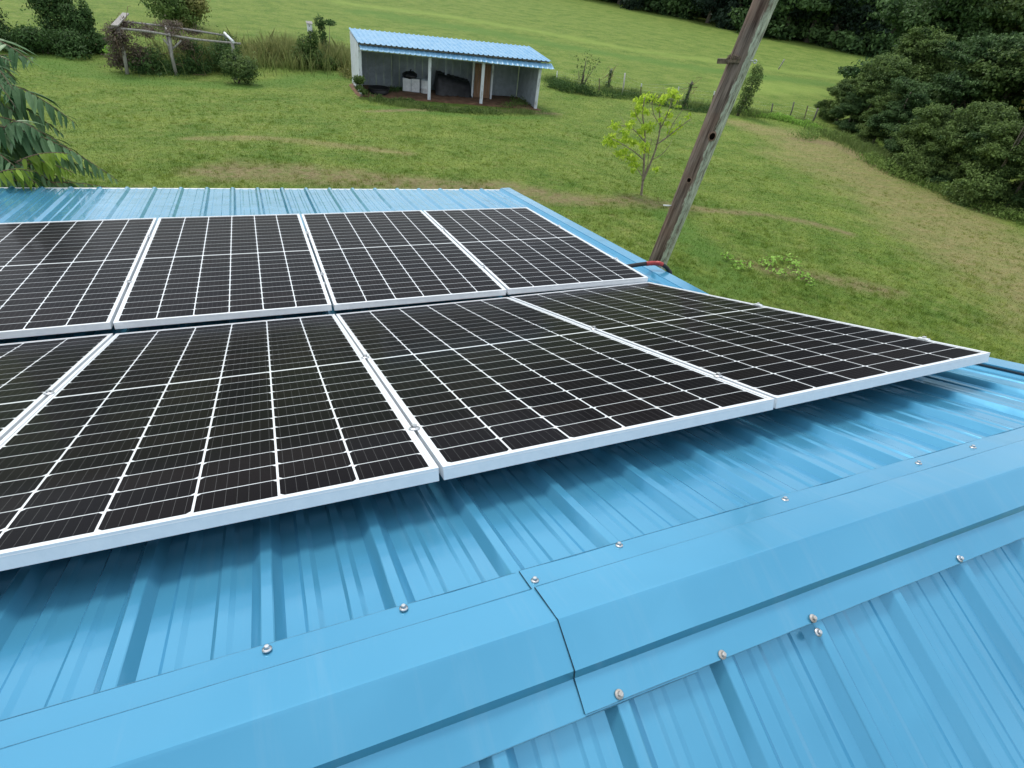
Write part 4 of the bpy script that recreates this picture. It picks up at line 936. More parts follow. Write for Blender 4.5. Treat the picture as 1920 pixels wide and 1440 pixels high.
def pole_mat():
    m = mat('weathered pole wood', (.2, .16, .13), .9, spec=.2); t = m.node_tree; b = t.nodes['Principled BSDF']; l = t.links.new
    tc = N(t, 'ShaderNodeTexCoord'); mp = N(t, 'ShaderNodeMapping')
    # turn object space so that its z runs along the pole
    rot = Matrix((tuple(sx), tuple(vd), tuple(ax))).to_euler(); mp.vector_type = 'POINT'; mp.inputs['Rotation'].default_value = rot
    l(tc.outputs['Object'], mp.inputs['Vector'])
    m2 = N(t, 'ShaderNodeMapping'); m2.inputs['Scale'].default_value = (30, 30, 1.5); l(mp.outputs[0], m2.inputs['Vector'])
    n = N(t, 'ShaderNodeTexNoise', Scale=1.0, Detail=8.0, Roughness=.65); l(m2.outputs[0], n.inputs['Vector'])
    r = N(t, 'ShaderNodeValToRGB'); e = r.color_ramp.elements; e[0].position = .36; e[0].color = (.042, .030, .026, 1); e[1].position = .62; e[1].color = (.28, .225, .19, 1)
    l(n.outputs['Fac'], r.inputs[0])
    n1 = N(t, 'ShaderNodeTexNoise', Scale=1.6, Detail=4.0); l(mp.outputs[0], n1.inputs['Vector'])
    rb = N(t, 'ShaderNodeMapRange'); rb.inputs['From Min'].default_value = .46; rb.inputs['From Max'].default_value = .62; rb.inputs['To Max'].default_value = .75; l(n1.outputs['Fac'], rb.inputs[0])
    mxb = N(t, 'ShaderNodeMixRGB', blend_type='MIX'); mxb.inputs[2].default_value = (.22, .12, .085, 1); 
    mul = N(t, 'ShaderNodeMath', operation='MULTIPLY'); l(rb.outputs[0], mul.inputs[0]); l(n.outputs['Fac'], mul.inputs[1])
    l(mul.outputs[0], mxb.inputs[0]); l(r.outputs[0], mxb.inputs[1])
    # lichen on the weather side
    sp = N(t, 'ShaderNodeSeparateXYZ'); l(mp.outputs[0], sp.inputs[0])
    m3 = N(t, 'ShaderNodeMapping'); m3.inputs['Scale'].default_value = (26, 26, 5); l(mp.outputs[0], m3.inputs['Vector'])
    n3 = N(t, 'ShaderNodeTexNoise', Scale=1.0, Detail=9.0, Roughness=.75); l(m3.outputs[0], n3.inputs['Vector'])
    sc = N(t, 'ShaderNodeMapRange'); sc.inputs['From Min'].default_value = -.045; sc.inputs['From Max'].default_value = .055; sc.inputs['To Min'].default_value = -.35; sc.inputs['To Max'].default_value = .20
    l(sp.outputs[0], sc.inputs[0]); ad = N(t, 'ShaderNodeMath', operation='ADD'); l(sc.outputs[0], ad.inputs[0]); l(n3.outputs['Fac'], ad.inputs[1])
    lm = N(t, 'ShaderNodeMapRange'); lm.inputs['From Min'].default_value = .56; lm.inputs['From Max'].default_value = .68; lm.inputs['To Max'].default_value = .9; l(ad.outputs[0], lm.inputs[0])
    rl = N(t, 'ShaderNodeValToRGB'); e = rl.color_ramp.elements; e[0].position = .35; e[0].color = (.15, .17, .12, 1); e[1].position = .62; e[1].color = (.62, .68, .56, 1)
    l(n3.outputs['Fac'], rl.inputs[0]); mxl = N(t, 'ShaderNodeMixRGB'); l(lm.outputs[0], mxl.inputs[0]); l(mxb.outputs[0], mxl.inputs[1]); l(rl.outputs[0], mxl.inputs[2])
    l(mxl.outputs[0], b.inputs['Base Color'])
    bp = N(t, 'ShaderNodeBump', Strength=.8, Distance=.012); l(n.outputs['Fac'], bp.inputs['Height']); l(bp.outputs[0], b.inputs['Normal'])
    return m
part('pole_shaft', mb, pole_mat(), pole)
M_KNOT = mat('knot hole darkness', (.008, .006, .005), 1.0, spec=0); M_KNOTRIM = noisy('bare wood round the knot', (.16, .09, .06), (.32, .22, .17), 40, .9)
def pole_at(u, v):
    d = ray(u, v); w0 = CAM_C - foot; a = np.dot(d, d); b = np.dot(d, ax); c = 1; dd = np.dot(d, w0); e = np.dot(ax, w0); tt = (b * e - dd) / (a - b * b); sc_ = (e - b * dd) / (1 - b * b) if 0 else np.dot(CAM_C + d * tt - foot, ax)
    q = CAM_C + d * tt; c_ = foot + ax * sc_; off = q - c_; r = rf(c_); lat = np.dot(off, sx); nn = sx * lat - vd * math.sqrt(max(r * r - lat * lat, 1e-6)); return c_ + nn, nn / np.linalg.norm(nn)
for (u, v, rk, lab) in ((1337, 252, .036, 'larger knot hole, upper on the pole'), (1294, 333, .026, 'smaller knot hole, lower on the pole')):
    c, nn = pole_at(u, v); y_ = ax - nn * np.dot(ax, nn); y_ /= np.linalg.norm(y_); x_ = np.cross(y_, nn)
    mb = MB().lathe(c - nn * .004, [(rk * 1.55, -.012), (rk * 1.35, .006), (rk * 1.05, .010), (rk * .95, .004)], 20, (x_, y_ * 1.25, nn)); o = part('knot_rim', mb, M_KNOTRIM, pole)
    mb = MB().lathe(c - nn * .004, [(rk, .006), (rk * .7, .0075), (.0001, .008)], 20, (x_, y_ * 1.25, nn)); part('knot_hole', mb, M_KNOT, pole, lab)
c, nn = pole_at(1385, 112); lft = -sx; c2 = pole_at(1371, 115)[0]
mb = MB(); e_ = c2 + lft * .16 - ax * .03; mb.beam(c2 + lft * .03, e_, .05, .055, up=tuple(ax)); mb.beam(c + nn * .01 + sx * .02, c2 + lft * .05 + nn * .02, .05, .03, up=tuple(ax))
for j in range(9):
    rg = np.random.RandomState(j); q = c * (1 - j / 9) + (c2 + lft * .08) * (j / 9) + nn * .02; mb.tube([q, q + ax * rg.uniform(.03, .07) + sx * rg.uniform(-.03, .03), q + ax * .05 + sx * rg.uniform(-.06, .02)], [.012, .008, .003], 6)
part('bracket', mb, M_DULLSTEEL, pole, 'broken rusty bracket crusted with old wood')
c, nn = pole_at(1408, 112); q = c + sx * .035
mb = MB(); x_ = np.cross(nn, ax); mb.tube([c - sx * .02, q], .007, 8); mb.tube([q + (sx * math.cos(a) + ax * math.sin(a)) * .018 + sx * .018 for a in np.linspace(0, 6.1, 14)], .007, 7); part('eye_bolt', mb, M_STEEL, pole)
c, nn = pole_at(1260, 383); mb = MB().tube([c, c + lft * .05 - ax * .02, c + lft * .11 - ax * .035], [.008, .012, .010], 7); part('insulator_clip', mb, M_WHITEPAINT, pole)
mb = MB().tube([c + lft * .11 - ax * .035, c + lft * .16 - ax * .04, c + lft * .21 - ax * .0, c + lft * .215 + ax * .05], .003, 5); part('loose_wire', mb, M_TWIG, pole)

# ================================================================== SHED
s0 = gp(677, 180); s3 = gp(1003, 207); exv = (s3 - s0); exv[2] = 0; SW = np.linalg.norm(exv); exv /= SW; eyv = np.array([-exv[1], exv[0], 0.])
zb = float(min(H(*s0[:2]), H(*s3[:2]))) ; DP = 2.8; SK = -.42 / 2.8
def sp_(x, dpt, z): return np.array([s0[0], s0[1], zb]) + exv * (x + SK * dpt) + eyv * dpt + np.array([0, 0, z])
shed = thing('shed', 'open fronted animal shed with white posts and blue tin roof in the yard', 'shed', sp_(SW / 2, 1.4, 0))
posts = [0.02] + [np.dot(gp(u, v) - s0, exv) for u, v in ((806, 194), (905, 203))] + [SW]
for i, x in enumerate(posts):
    b = sp_(x, 0, -.15 if i else -.1); tpt = sp_(x, 0, 1.98 if i in (0,) else 1.97); mb = MB().beam(b, tpt, .14, .14, up=tuple(exv)); part('post', mb, M_OLDPAINT, shed)
def plank_wall(p, q, zt0, zt1, n, thick=.03, zb_=-.1):
    mb = MB()
    for i in range(n):
        a = p + (q - p) * i / n; b = p + (q - p) * (i + .985) / n; z0 = zt0 + (zt1 - zt0) * i / n; z1 = zt0 + (zt1 - zt0) * (i + 1) / n
        mid = (a + b) / 2; h = (z0 + z1) / 2 - zb_; L_ = np.linalg.norm(b - a); dd = (b - a) / L_; nn = np.cross(dd, (0, 0, 1)); mb.box(mid + np.array([0, 0, zb_ + h / 2]) + nn * (.004 * (i % 2)), L_, thick, h, (dd, nn, np.array([0, 0, 1.])))
    return mb
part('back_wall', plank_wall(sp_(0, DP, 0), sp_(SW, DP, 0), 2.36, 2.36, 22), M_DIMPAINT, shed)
part('side_wall', plank_wall(sp_(-.02, .10, 0), sp_(-.02, DP, 0), 2.22, 2.38, 9, zb_=.0), M_OLDPAINT, shed, 'left side wall, white paint flaking')
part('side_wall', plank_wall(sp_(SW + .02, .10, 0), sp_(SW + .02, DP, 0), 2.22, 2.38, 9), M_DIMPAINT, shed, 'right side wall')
for x, z_ in ((2.1, 1.9), (4.6, 1.9), (5.95, 1.5), (7.0, 1.5)):
    dp_ = DP - .10 if x < 4 or x > 6.5 else (1.8 if x > 5 else 2.1)
    if x in (7.0,): continue
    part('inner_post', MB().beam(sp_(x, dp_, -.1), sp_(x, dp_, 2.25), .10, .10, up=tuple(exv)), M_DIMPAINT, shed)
part('header_beam', MB().beam(sp_(-.05, 0.0, 2.045), sp_(SW + .12, 0.0, 2.0), .07, .13), M_WHITEPAINT, shed)
part('rafter', MB().beam(sp_(.1, .1, 2.2), sp_(.1, DP, 2.34), .05, .1), M_GREYWOOD, shed)
part('rafter', MB().beam(sp_(SW - .1, .1, 2.2), sp_(SW - .1, DP, 2.34), .05, .1), M_GREYWOOD, shed)
def tin(x0, x1, f0, f1, pitch=.235, hh=.036):
    """ribbed tin between lines f0(x) and f1(x)"""
    mb = MB(); xs = []; n = int((x1 - x0) / pitch); pts = []
    for k in range(n + 1):
        x = x0 + k * (x1 - x0) / n; pts += [(x - .055, 0), (x - .018, hh), (x + .018, hh), (x + .055, 0)]
    vs = []
    for j in range(4):
        for (x, h) in pts: vs.append(f0(x) * (1 - j / 3) + f1(x) * j / 3 + np.array([0, 0, h]))
    m_ = len(pts); mb.add(vs, [(j * m_ + i, j * m_ + i + 1, (j + 1) * m_ + i + 1, (j + 1) * m_ + i) for j in range(3) for i in range(m_ - 1)]); return mb
part('roof', tin(-.0, SW + .42, lambda x: sp_(x, -.15, 2.30), lambda x: sp_(x, DP + .12, 2.48)), M_SHEDROOF, shed)
part('roof_edge_shade', MB().beam(sp_(-.04, -.05, 2.26), sp_(SW + .38, -.05, 2.26), .05, .07), M_DARKWOOD, shed)  # board coloured dark to stand for the shaded gap under the roof
part('awning', tin(.06, 5.9, lambda x: sp_(x, -.42, 2.07 - .004 * x), lambda x: sp_(x, .02, 2.20), hh=.018), M_SHEDROOF, shed, 'left run of the tin strip under the roof edge')
part('awning', tin(5.95, SW + .50, lambda x: sp_(x, -.44, 2.03 - .004 * (x - 6)), lambda x: sp_(x, .01, 2.185), hh=.018), M_SHEDROOF, shed, 'right run of the tin strip, hung slightly lower')
# dirt floor
M_DIRT = noisy('red brown dirt', (.085, .040, .020), (.20, .11, .06), 3, .95, bump=.5)
nx_, ny_ = 40, 16; vs = []
for j in range(ny_):
    for i in range(nx_):
        q = sp_(-.3 + (SW + .7) * i / (nx_ - 1), -.35 + (DP + .4) * j / (ny_ - 1), 0); e_ = min(i, nx_ - 1 - i, j, ny_ - 1 - j)
        q[2] = float(G(q[0], q[1])) + (.05 + .05 * float(vnoise(np.array(q[0]), np.array(q[1]), .5, 8)) if e_ > 0 else -.03) - (.05 * float(vnoise(np.array(q[0]), np.array(q[1]), .7, 4)) if j < 3 else 0); vs.append(q)
mb = MB(); mb.add(vs, [(j * nx_ + i, j * nx_ + i + 1, (j + 1) * nx_ + i + 1, (j + 1) * nx_ + i) for j in range(ny_ - 1) for i in range(nx_ - 1)], True)
o = link('dirt_floor', mb.mesh('dirt_floor'), M_DIRT); tag(o, kind='structure')
zf = .12
def inshed(name, lab, cat, x, dpt, build, group=None):
    t = thing(name, lab, cat, sp_(x, dpt, zf - .02), group); build(t, sp_(x, dpt, zf - .03)); return t
def tub(t, c):
    part('rim', MB().lathe(c, [(.50, .24), (.53, .26), (.53, .29), (.48, .29), (.46, .26)], 24), M_BLACK, t)
    part('bowl', MB().lathe(c, [(.40, 0), (.50, .24), (.46, .24), (.36, .04), (.001, .04)], 24), M_BLACK, t)
inshed('tub', 'round black rubber tub inside the left end of the shed', 'tub', .95, .55, tub)
def cabinet(t, c):
    A = (exv, eyv, np.array([0, 0, 1.]))
    part('body', MB().box(c + [0, 0, .32], .86, .5, .62, A), M_DIMPAINT, t)
    for s_ in (-1, 1): part('door', MB().box(c + exv * .215 * s_ - eyv * .262 + [0, 0, .33], .40, .022, .58, A), M_WHITEPAINT, t)
    for s_ in (-1, 1): part('handle', MB().box(c + exv * .05 * s_ - eyv * .285 + [0, 0, .38], .02, .02, .12, A), M_STEEL, t)
inshed('cabinet', 'white two door cabinet against the back of the shed', 'cabinet', 2.75, 1.75, cabinet)
def drum(t, c):
    part('shell', MB().lathe(c, [(.001, 0), (.23, 0), (.235, .02), (.22, .2), (.235, .21), (.235, .23), (.22, .24), (.22, .5), (.235, .56), (.21, .60), (.001, .60)], 20), M_WHITEPAINT, t)
    part('lid', MB().lathe(c + [0, 0, .60], [(.23, -.01), (.235, .02), (.21, .035), (.001, .04)], 20), M_DIMPAINT, t)
inshed('drum', 'white plastic drum right of the cabinet', 'drum', 3.45, 1.65, drum)
def bag(t, c):
    mb = MB(); rg = np.random.RandomState(2); mb.lathe(c + [0, 0, .0], [(.30, 0), (.38, .06), (.36, .16), (.22, .24), (.08, .27), (.001, .28)], 14); mb.v = [tuple(np.array(q) + rg.normal(size=3) * .018) for q in mb.v]
    part('bag_body', mb, M_TARP, t); part('bag_knot', MB().tube([c + [0, 0, .26], c + [.03, 0, .33], c + [.08, .02, .36]], [.03, .04, .015], 6), M_TARP, t)
t = thing('plastic_bag', 'black plastic bag lying on top of the white cabinet', 'bag', sp_(2.70, 1.75, zf + .62)); bag(t, sp_(2.70, 1.75, zf + .61))
def heap(t, c):
    rg = np.random.RandomState(6); vs = []; n1_, n2_ = 18, 14
    for j in range(n2_):
        for i in range(n1_):
            a = i / (n1_ - 1); b = j / (n2_ - 1); h = .95 * (1 - a * .35) * (min(1, b * 3)) * (1 if 0 < i < n1_ - 1 else 0.2) + rg.normal() * .03
            vs.append(c + exv * (a - .5) * 1.9 + eyv * (b - .5) * 1.2 + np.array([0, 0, max(h, -.02)]))
    part('tarp', MB().add(vs, [(j * n1_ + i, j * n1_ + i + 1, (j + 1) * n1_ + i + 1, (j + 1) * n1_ + i) for j in range(n2_ - 1) for i in range(n1_ - 1)], True), M_TARP, t)
    part('crate', MB().box(c + [0, 0, .15], 1.1, .6, .28, (exv, eyv, np.array([0, 0, 1.]))), M_GREYWOOD, t)
inshed('tarp_heap', 'black tarp heaped over crates in the middle bay of the shed', 'tarp', 4.95, 1.9, heap)
def door(t, c):
    for k in range(4): part('plank', MB().box(c + exv * (k - 1.5) * .21 + [0, 0, .80], .20, .03, 1.58, (exv, eyv, np.array([0, 0, 1.]))), M_BROWNWOOD, t)
    part('batten', MB().box(c - eyv * .03 + [0, 0, 1.35], .84, .03, .09, (exv, eyv, np.array([0, 0, 1.]))), M_BROWNWOOD, t)
    for s_ in (-1, 1): part('side_post', MB().box(c + exv * .50 * s_ + [0, 0, .95], .09, .09, 2.0, (exv, eyv, np.array([0, 0, 1.]))), M_OLDPAINT, t)
inshed('board_door', 'brown plank door set between two pale posts inside the shed', 'door', 6.35, 1.5, door)
weeds('weeds', [(960, 190), (985, 200), (945, 205)], 900, .3, .1, LM_MID, 'weeds growing in the right bay of the shed', 50, .5)
weeds('weeds', [(700, 178), (730, 175), (760, 172)], 1100, .3, .1, LM_VINE, 'weeds growing inside the left bay of the shed', 51, .5)

# ================================================================== ARBOR
a0 = gp(238, 139); a1 = gp(331, 141); a2 = gp(442, 150)
def up_at(p, u, v): d = ray(u, v); s_ = np.dot(p[:2] - CAM_C[:2], d[:2]) / np.dot(d[:2], d[:2]); return CAM_C + d * s_
bk = np.array([-.12, 1.0, 0]) * 2.3
arb = thing('grape_arbor', 'rickety grape arbor of silvery poles in the left background', 'arbor', a1)
tops = [up_at(a0, 221, 54), up_at(a1, 318, 67), up_at(a2, 436, 80)]
ex_ = (tops[2] - tops[0]) / np.linalg.norm(tops[2] - tops[0])
part('post', MB().tube([a0 - [0, 0, .2], (a0 + tops[0]) / 2 + [.05, 0, 0], tops[0] - [0, 0, .03]], [.085, .075, .07], 9), M_GREYWOOD, arb)
part('post', MB().tube([a1 - [0, 0, .2], (a1 + tops[1]) / 2 - [.06, 0, 0], tops[1] - [0, 0, .03]], [.085, .07, .065], 9), M_GREYWOOD, arb)
part('post', MB().tube([a2 - [0, 0, .2], (a2 + tops[2]) / 2, tops[2] + [0, 0, .12]], [.08, .075, .07], 9), M_GREYWOOD, arb)
for q, tq in zip((a0, a1, a2), tops):
    part('post', MB().tube([q + bk - [0, 0, .2], tq + bk - [0, 0, .02]], [.07, .06], 8), M_GREYWOOD, arb)
part('brace', MB().tube([a1 * .35 + tops[1] * .65, tops[1] * .9 + a1 * .1 - ex_ * .28], [.05, .04], 7), M_GREYWOOD, arb)
part('brace', MB().tube([a1 * .35 + tops[1] * .65, tops[1] * .92 + a1 * .08 + ex_ * .45], [.045, .035], 7), M_GREYWOOD, arb)
part('top_rail', MB().tube(cpts([tops[0] - ex_ * .35, tops[0] * .5 + tops[1] * .5 + [0, 0, .05], tops[1] + [0, 0, .02], tops[1] * .5 + tops[2] * .5 - [0, 0, .03], tops[2] + ex_ * .35], 4), [.05] * 8 + [.045] * 9, 8), M_GREYWOOD, arb)
part('top_rail', MB().tube(cpts([tops[0] + bk + ex_ * .2, tops[1] + bk + [0, 0, .05], tops[2] + bk + ex_ * .1 - [0, 0, .05]], 6), .045, 8), M_GREYWOOD, arb)
part('cross_board', MB().beam(tops[0] + [-.05, -.35, .16], tops[0] + bk * 1.1 + [.45, 0, .30], .26, .05), M_GREYWOOD, arb)
part('cross_pole', MB().tube([tops[1] - bk * .1 + [0, 0, .06], tops[1] + bk * 1.08 + [0, 0, .05]], .05, 8), M_GREYWOOD, arb)
part('cross_pole', MB().tube([tops[2] - bk * .15 + [0, 0, .08], tops[2] + bk * 1.08 + [0, 0, .03]], .06, 8), M_WHITEPAINT, arb)
def vine(lobes, n_, size, m_, base, label, seed):
    rng = np.random.RandomState(seed); t = thing('vine', label, 'vine', base, 'vines on the arbor')
    loc = [(q[0][0] - base[0], q[0][1] - base[1], q[0][2] - base[2] , q[1], q[2]) for q in lobes]
    me = mkleaf('foliage', loc, n_, size, seed, inner=.1, patch=.5, aspect=.45); link('foliage', me, m_, t); mb = MB()
    for i in range(16):
        a = np.array(loc[rng.randint(len(loc))][:3]); b = a + rng.normal(size=3) * .35; c = b + rng.normal(size=3) * .35 - [0, 0, .15]; mb.tube([a, b, c], [.014, .010, .005], 5)
    link('stem', mb.mesh('stem'), M_TWIG, t)
mid = lambda p, q, t: p * (1 - t) + q * t
vine([(mid(a0, tops[0], .30) + [-.3, .5, 0], .50, .45), (mid(a0, tops[0], .62) + [-.1, .1, 0], .45, .35), (mid(a0, tops[0], .85), .55, .35), (tops[0] + [.2, 1.1, .05], .5, .2), (tops[0] + [-.2, .2, -.1], .4, .3), (mid(a0, tops[0], .4) + [.5, .4, 0], .5, .5)], 4200, .11, LM_DEAD, a0, 'brown dried vine smothering the left end of the arbor', 71)
vine([(tops[1] + [.1, .3, .05], .5, .22), (tops[1] + bk + [.2, 0, .15], .6, .2), (tops[1] + bk * .6 + [-.8, 0, .0], .5, .18), (tops[1] + [.5, .5, -.35], .4, .35), (tops[1] + bk + [1.2, 0, -.1], .45, .15), (mid(tops[0], tops[1], .5) + [0, .3, -.1], .5, .15)], 2600, .10, LM_DEAD, a1, 'thin brown vine along the middle of the arbor rails', 72)
vine([(mid(a0, tops[0], .2) + [.7, .3, 0], .6, .45), (mid(a0, tops[0], .35) + [1.0, .8, 0], .6, .5), (a1 + [.5, .5, .45], .6, .4), (a1 + [1.1, .6, .3], .55, .3), (a1 + [.9, .8, 1.0], .5, .5), (a1 + [2.1, 1.2, .7], .8, .7), (a1 + [2.4, 1.2, 1.1], .6, .5)], 7000, .11, LM_VINE, a1 + [.5, .5, 0], 'green vine growing under the arbor between its posts', 73)

# ================================================================== BIRD BOX
bb = gp(583, 128); bt = up_at(bb, 581, 58)
t = thing('bird_box', 'small white bird box on a thin pole above the shrubs', 'bird box', bb)
part('pole', MB().tube([bb - [0, 0, .2], bt], .03, 8), M_GREYWOOD, t)
part('box', MB().box(bt + [0, 0, .16], .24, .20, .36), M_WHITEPAINT, t)
part('roof', MB().add([bt + q for q in ([-.16, -.16, .34], [.16, -.16, .34], [.16, .14, .42], [-.16, .14, .42], [-.16, -.16, .36], [.16, -.16, .36], [.16, .14, .44], [-.16, .14, .44])], [(0, 3, 2, 1), (4, 5, 6, 7), (0, 1, 5, 4), (1, 2, 6, 5), (2, 3, 7, 6), (3, 0, 4, 7)]), M_GREYWOOD, t)
part('entrance_hole', MB().lathe(bt + [-.02, -.101, .24], [(.028, 0), (.02, .003), (.0001, .003)], 14, ((1, 0, 0), (0, 0, 1), (0, -1, 0))), M_KNOT, t)

# ================================================================== WIRE FENCE
fence = thing('wire_fence', 'old wire fence of uneven posts between the yard and the field', 'fence', gp(1204, 178))
FP = [((1044, 152), (1045, 133), .022, M_WHITEPAINT, None), ((1124, 173), (1124, 147), .022, M_RUST, None), ((1138, 170), (1147, 129), .05, M_GREYWOOD, 'pale weathered post, vine grown'), ((1166, 178), (1172, 137), .05, M_RUST, 'taller reddish post'),
      ((1201, 180), (1203, 157), .022, M_RUST, None), ((1266, 192), (1273, 163), .022, M_RUST, None), ((1281, 201), (1298, 153), .07, M_DARKWOOD, 'leaning vine covered wooden post'), ((1333, 203), (1340, 171), .022, M_RUST, None),
      ((1443, 220), (1449, 194), .045, M_DARKWOOD, None), ((1480, 222), (1489, 191), .045, M_DARKWOOD, None), ((1508, 225), (1515, 198), .022, M_RUST, None), ((1522, 232), (1534, 203), .06, M_DARKWOOD, None)]
tp_ = []
for i, (bq, tq, r_, m_, lab) in enumerate(FP):
    b = gp(*bq)
    if i < 8: b = gp(bq[0], bq[1])
    tt = up_at(b, *tq); tp_.append((b, tt))
    if r_ < .03:
        dd = tt - b; mb = MB().beam(b - [0, 0, .2], tt, .045, .035, up=(1, 0, 0)).beam(b - [0, 0, .2] + [0, .03, 0], tt + [0, .03, 0], .008, .035, up=(1, 0, 0))
        o = part('post', mb, M_DULLSTEEL if i != 0 else M_WHITEPAINT, fence)
        if i in (4, 5, 7): part('white_tip', MB().beam(tt - (tt - b) * .22, tt + [0, 0, .01], .055, .045, up=(1, 0, 0)), M_WHITEPAINT, o)
    else:
        part('post', MB().tube([b - [0, 0, .2], mid(b, tt, .5) + [.03, 0, 0], tt], [r_, r_ * .9, r_ * .85], 9, jit=.1, rng=np.random.RandomState(i)), m_, fence, lab)
for hh_ in (.25, .5, .75, .95):
    mb = MB(); pts = []
    for b, tt in sorted(tp_, key=lambda q: q[0][0]): pts.append(mid(b, tt, min(1, hh_ * 1.0)))
    z_ = []
    for a, b in zip(pts[:-1], pts[1:]): z_ += [a, mid(a, b, .5) - [0, 0, .04]]
    part('wire', mb.tube(z_ + [pts[-1]], .0014, 4, smooth=False), M_STEEL, fence)
for k, (i, lab) in enumerate(((2, 'green vine climbing the pale fence post'), (6, 'green vine climbing the leaning fence post'))):
    b, tt = tp_[i]; vine([(mid(b, tt, .2), .25, .25), (mid(b, tt, .5), .12, .3), (mid(b, tt, .8), .13, .25)], 500, .09, LM_VINE, b, lab, 80 + k)
ib = gp(1459, 129); it = up_at(ib, 1471, 111); t = thing('lone_post', 'lone thin post standing out in the field', 'post', ib)
part('post_shaft', MB().tube([ib - [0, 0, .2], it], .06, 8), M_GREYWOOD, t)
shrub('sapling', 1088, 172, 1.3, 2.4, 420, .10, LM_OLIVE, 'bare twiggy sapling by the fence near the shed', cat='sapling', seed=90, stems=14, nl=9, dl=.28, lobes=[(-.35, 0, 1.2, .35, .5), (.1, 0, 1.0, .3, .6), (.45, 0, 1.5, .35, .5), (.1, .1, 1.9, .3, .4), (-.7, 0, 1.8, .2, .2), (.2, 0, .5, .4, .35), (.9, 0, 1.7, .2, .2)])
shrub('bush', 1383, 216, 1.6, 2.7, 3600, .09, LM_OLIVE, 'slender upright bush partly hidden by the pole', cat='bush', seed=91, stems=8, lobes=[(0, 0, .5, .25, .45), (.15, 0, 1.1, .35, .45), (.3, 0, 1.7, .5, .5), (.45, 0, 2.2, .42, .45), (.6, .1, .8, .25, .5), (.35, 0, 2.55, .3, .3)])

# ================================================================== YOUNG TREE ON THE LAWN
yb = gp(1203, 364); DY = math.hypot(*(yb - CAM_C)[:2]); young = thing('young_tree', 'young multi stemmed tree with sparse yellow green leaves on the lawn', 'tree', yb)
rng = np.random.RandomState(55)
def yp(u, v, j=0.0): return at(u, v, DY + j)
stems = [([(1203, 366), (1206, 330), (1208, 290), (1209, 250), (1205, 215), (1209, 182)], .035, 0), ([(1205, 340), (1222, 300), (1232, 270), (1238, 235), (1236, 200), (1246, 182)], .030, .1), ([(1232, 270), (1250, 258), (1272, 240), (1297, 222)], .018, .2),
         ([(1235, 248), (1246, 225), (1256, 200), (1262, 178)], .016, -.2), ([(1207, 300), (1190, 285), (1170, 272), (1148, 260)], .014, -.3), ([(1208, 265), (1190, 245), (1172, 236), (1152, 238)], .012, .3), ([(1204, 330), (1196, 318), (1184, 302), (1166, 290)], .010, .2),
         ([(1208, 240), (1196, 222), (1190, 205)], .010, -.2), ([(1206, 330), (1214, 312), (1216, 290), (1222, 262)], .012, .1), ([(1222, 300), (1240, 290), (1256, 272)], .010, -.1), ([(1238, 235), (1226, 215), (1222, 190)], .010, .2), ([(1250, 258), (1262, 232), (1280, 205)], .009, .3)]
mb = MB(); segs = []
for pts, r_, j in stems:
    P = [yp(u, v, j * k / len(pts)) for k, (u, v) in enumerate(pts)]
    if pts[0][1] > 360: P[0][2] = float(G(P[0][0], P[0][1])) - .1
    cp = cpts(P, 4); mb.tube(cp, [r_ * (1 - .75 * k / len(cp)) + .003 for k in range(len(cp))], 7); segs += P[1:]
for i in range(70):
    a = segs[rng.randint(len(segs))]; d_ = rng.normal(size=3) * [.16, .16, .12] + [0, 0, .08]; mb.tube([a, a + d_ * .5 + rng.normal(size=3) * .02, a + d_], [.006, .004, .002], 5)
part('trunk', mb, noisy('smooth brown bark', (.17, .13, .10), (.30, .25, .20), 10, .85), young)
cl_ = [(1210, 184, 1.3), (1200, 190, .9), (1198, 202, 1), (1190, 214, .8), (1212, 210, .6), (1154, 236, 1.2), (1184, 230, .8), (1178, 237, .6), (1145, 258, 1.1), (1138, 266, .9), (1160, 266, .7), (1175, 262, 1.2), (1188, 268, 1), (1207, 272, 1), (1210, 280, .9), (1210, 238, .9), (1216, 243, .7), (1162, 289, 1.1), (1188, 298, .9), (1190, 308, .9), (1187, 320, .5),
       (1246, 183, .8), (1262, 174, 1.0), (1240, 190, .7), (1270, 182, .6), (1253, 214, .9), (1226, 184, .6), (1172, 250, .7), (1200, 248, .6), (1148, 270, .9), (1172, 282, .7), (1178, 296, .5), (1234, 205, .4), (1232, 318, .4), (1262, 245, .3), (1275, 238, .3), (1240, 225, .3), (1290, 218, .25), (1222, 232, .4), (1260, 250, .35), (1250, 232, .3), (1265, 196, .3)]
Cs = []; Ns = []; tn = []
for (u, v, k) in cl_:
    c = yp(u, v, rng.uniform(-.35, .35)); n_ = int(60 * k); Cs.append(c + rng.normal(size=(n_, 3)) * [.065, .065, .048] * (.6 + .4 * k)); Ns.append(rng.normal(size=(n_, 3)) * .8 + [0, -.2, .6]); tn.append(rng.rand(n_) * (.9 if k > .5 else .5))
Cs = np.vstack(Cs) - yb; Ns = np.vstack(Ns); V, F, T = leaf_mesh('crown', Cs, Ns, .125, rng, .8, .46, np.concatenate(tn))
link('crown', fastmesh('crown', V, F, False, dict(tint=T)), LM_BRIGHT, young)

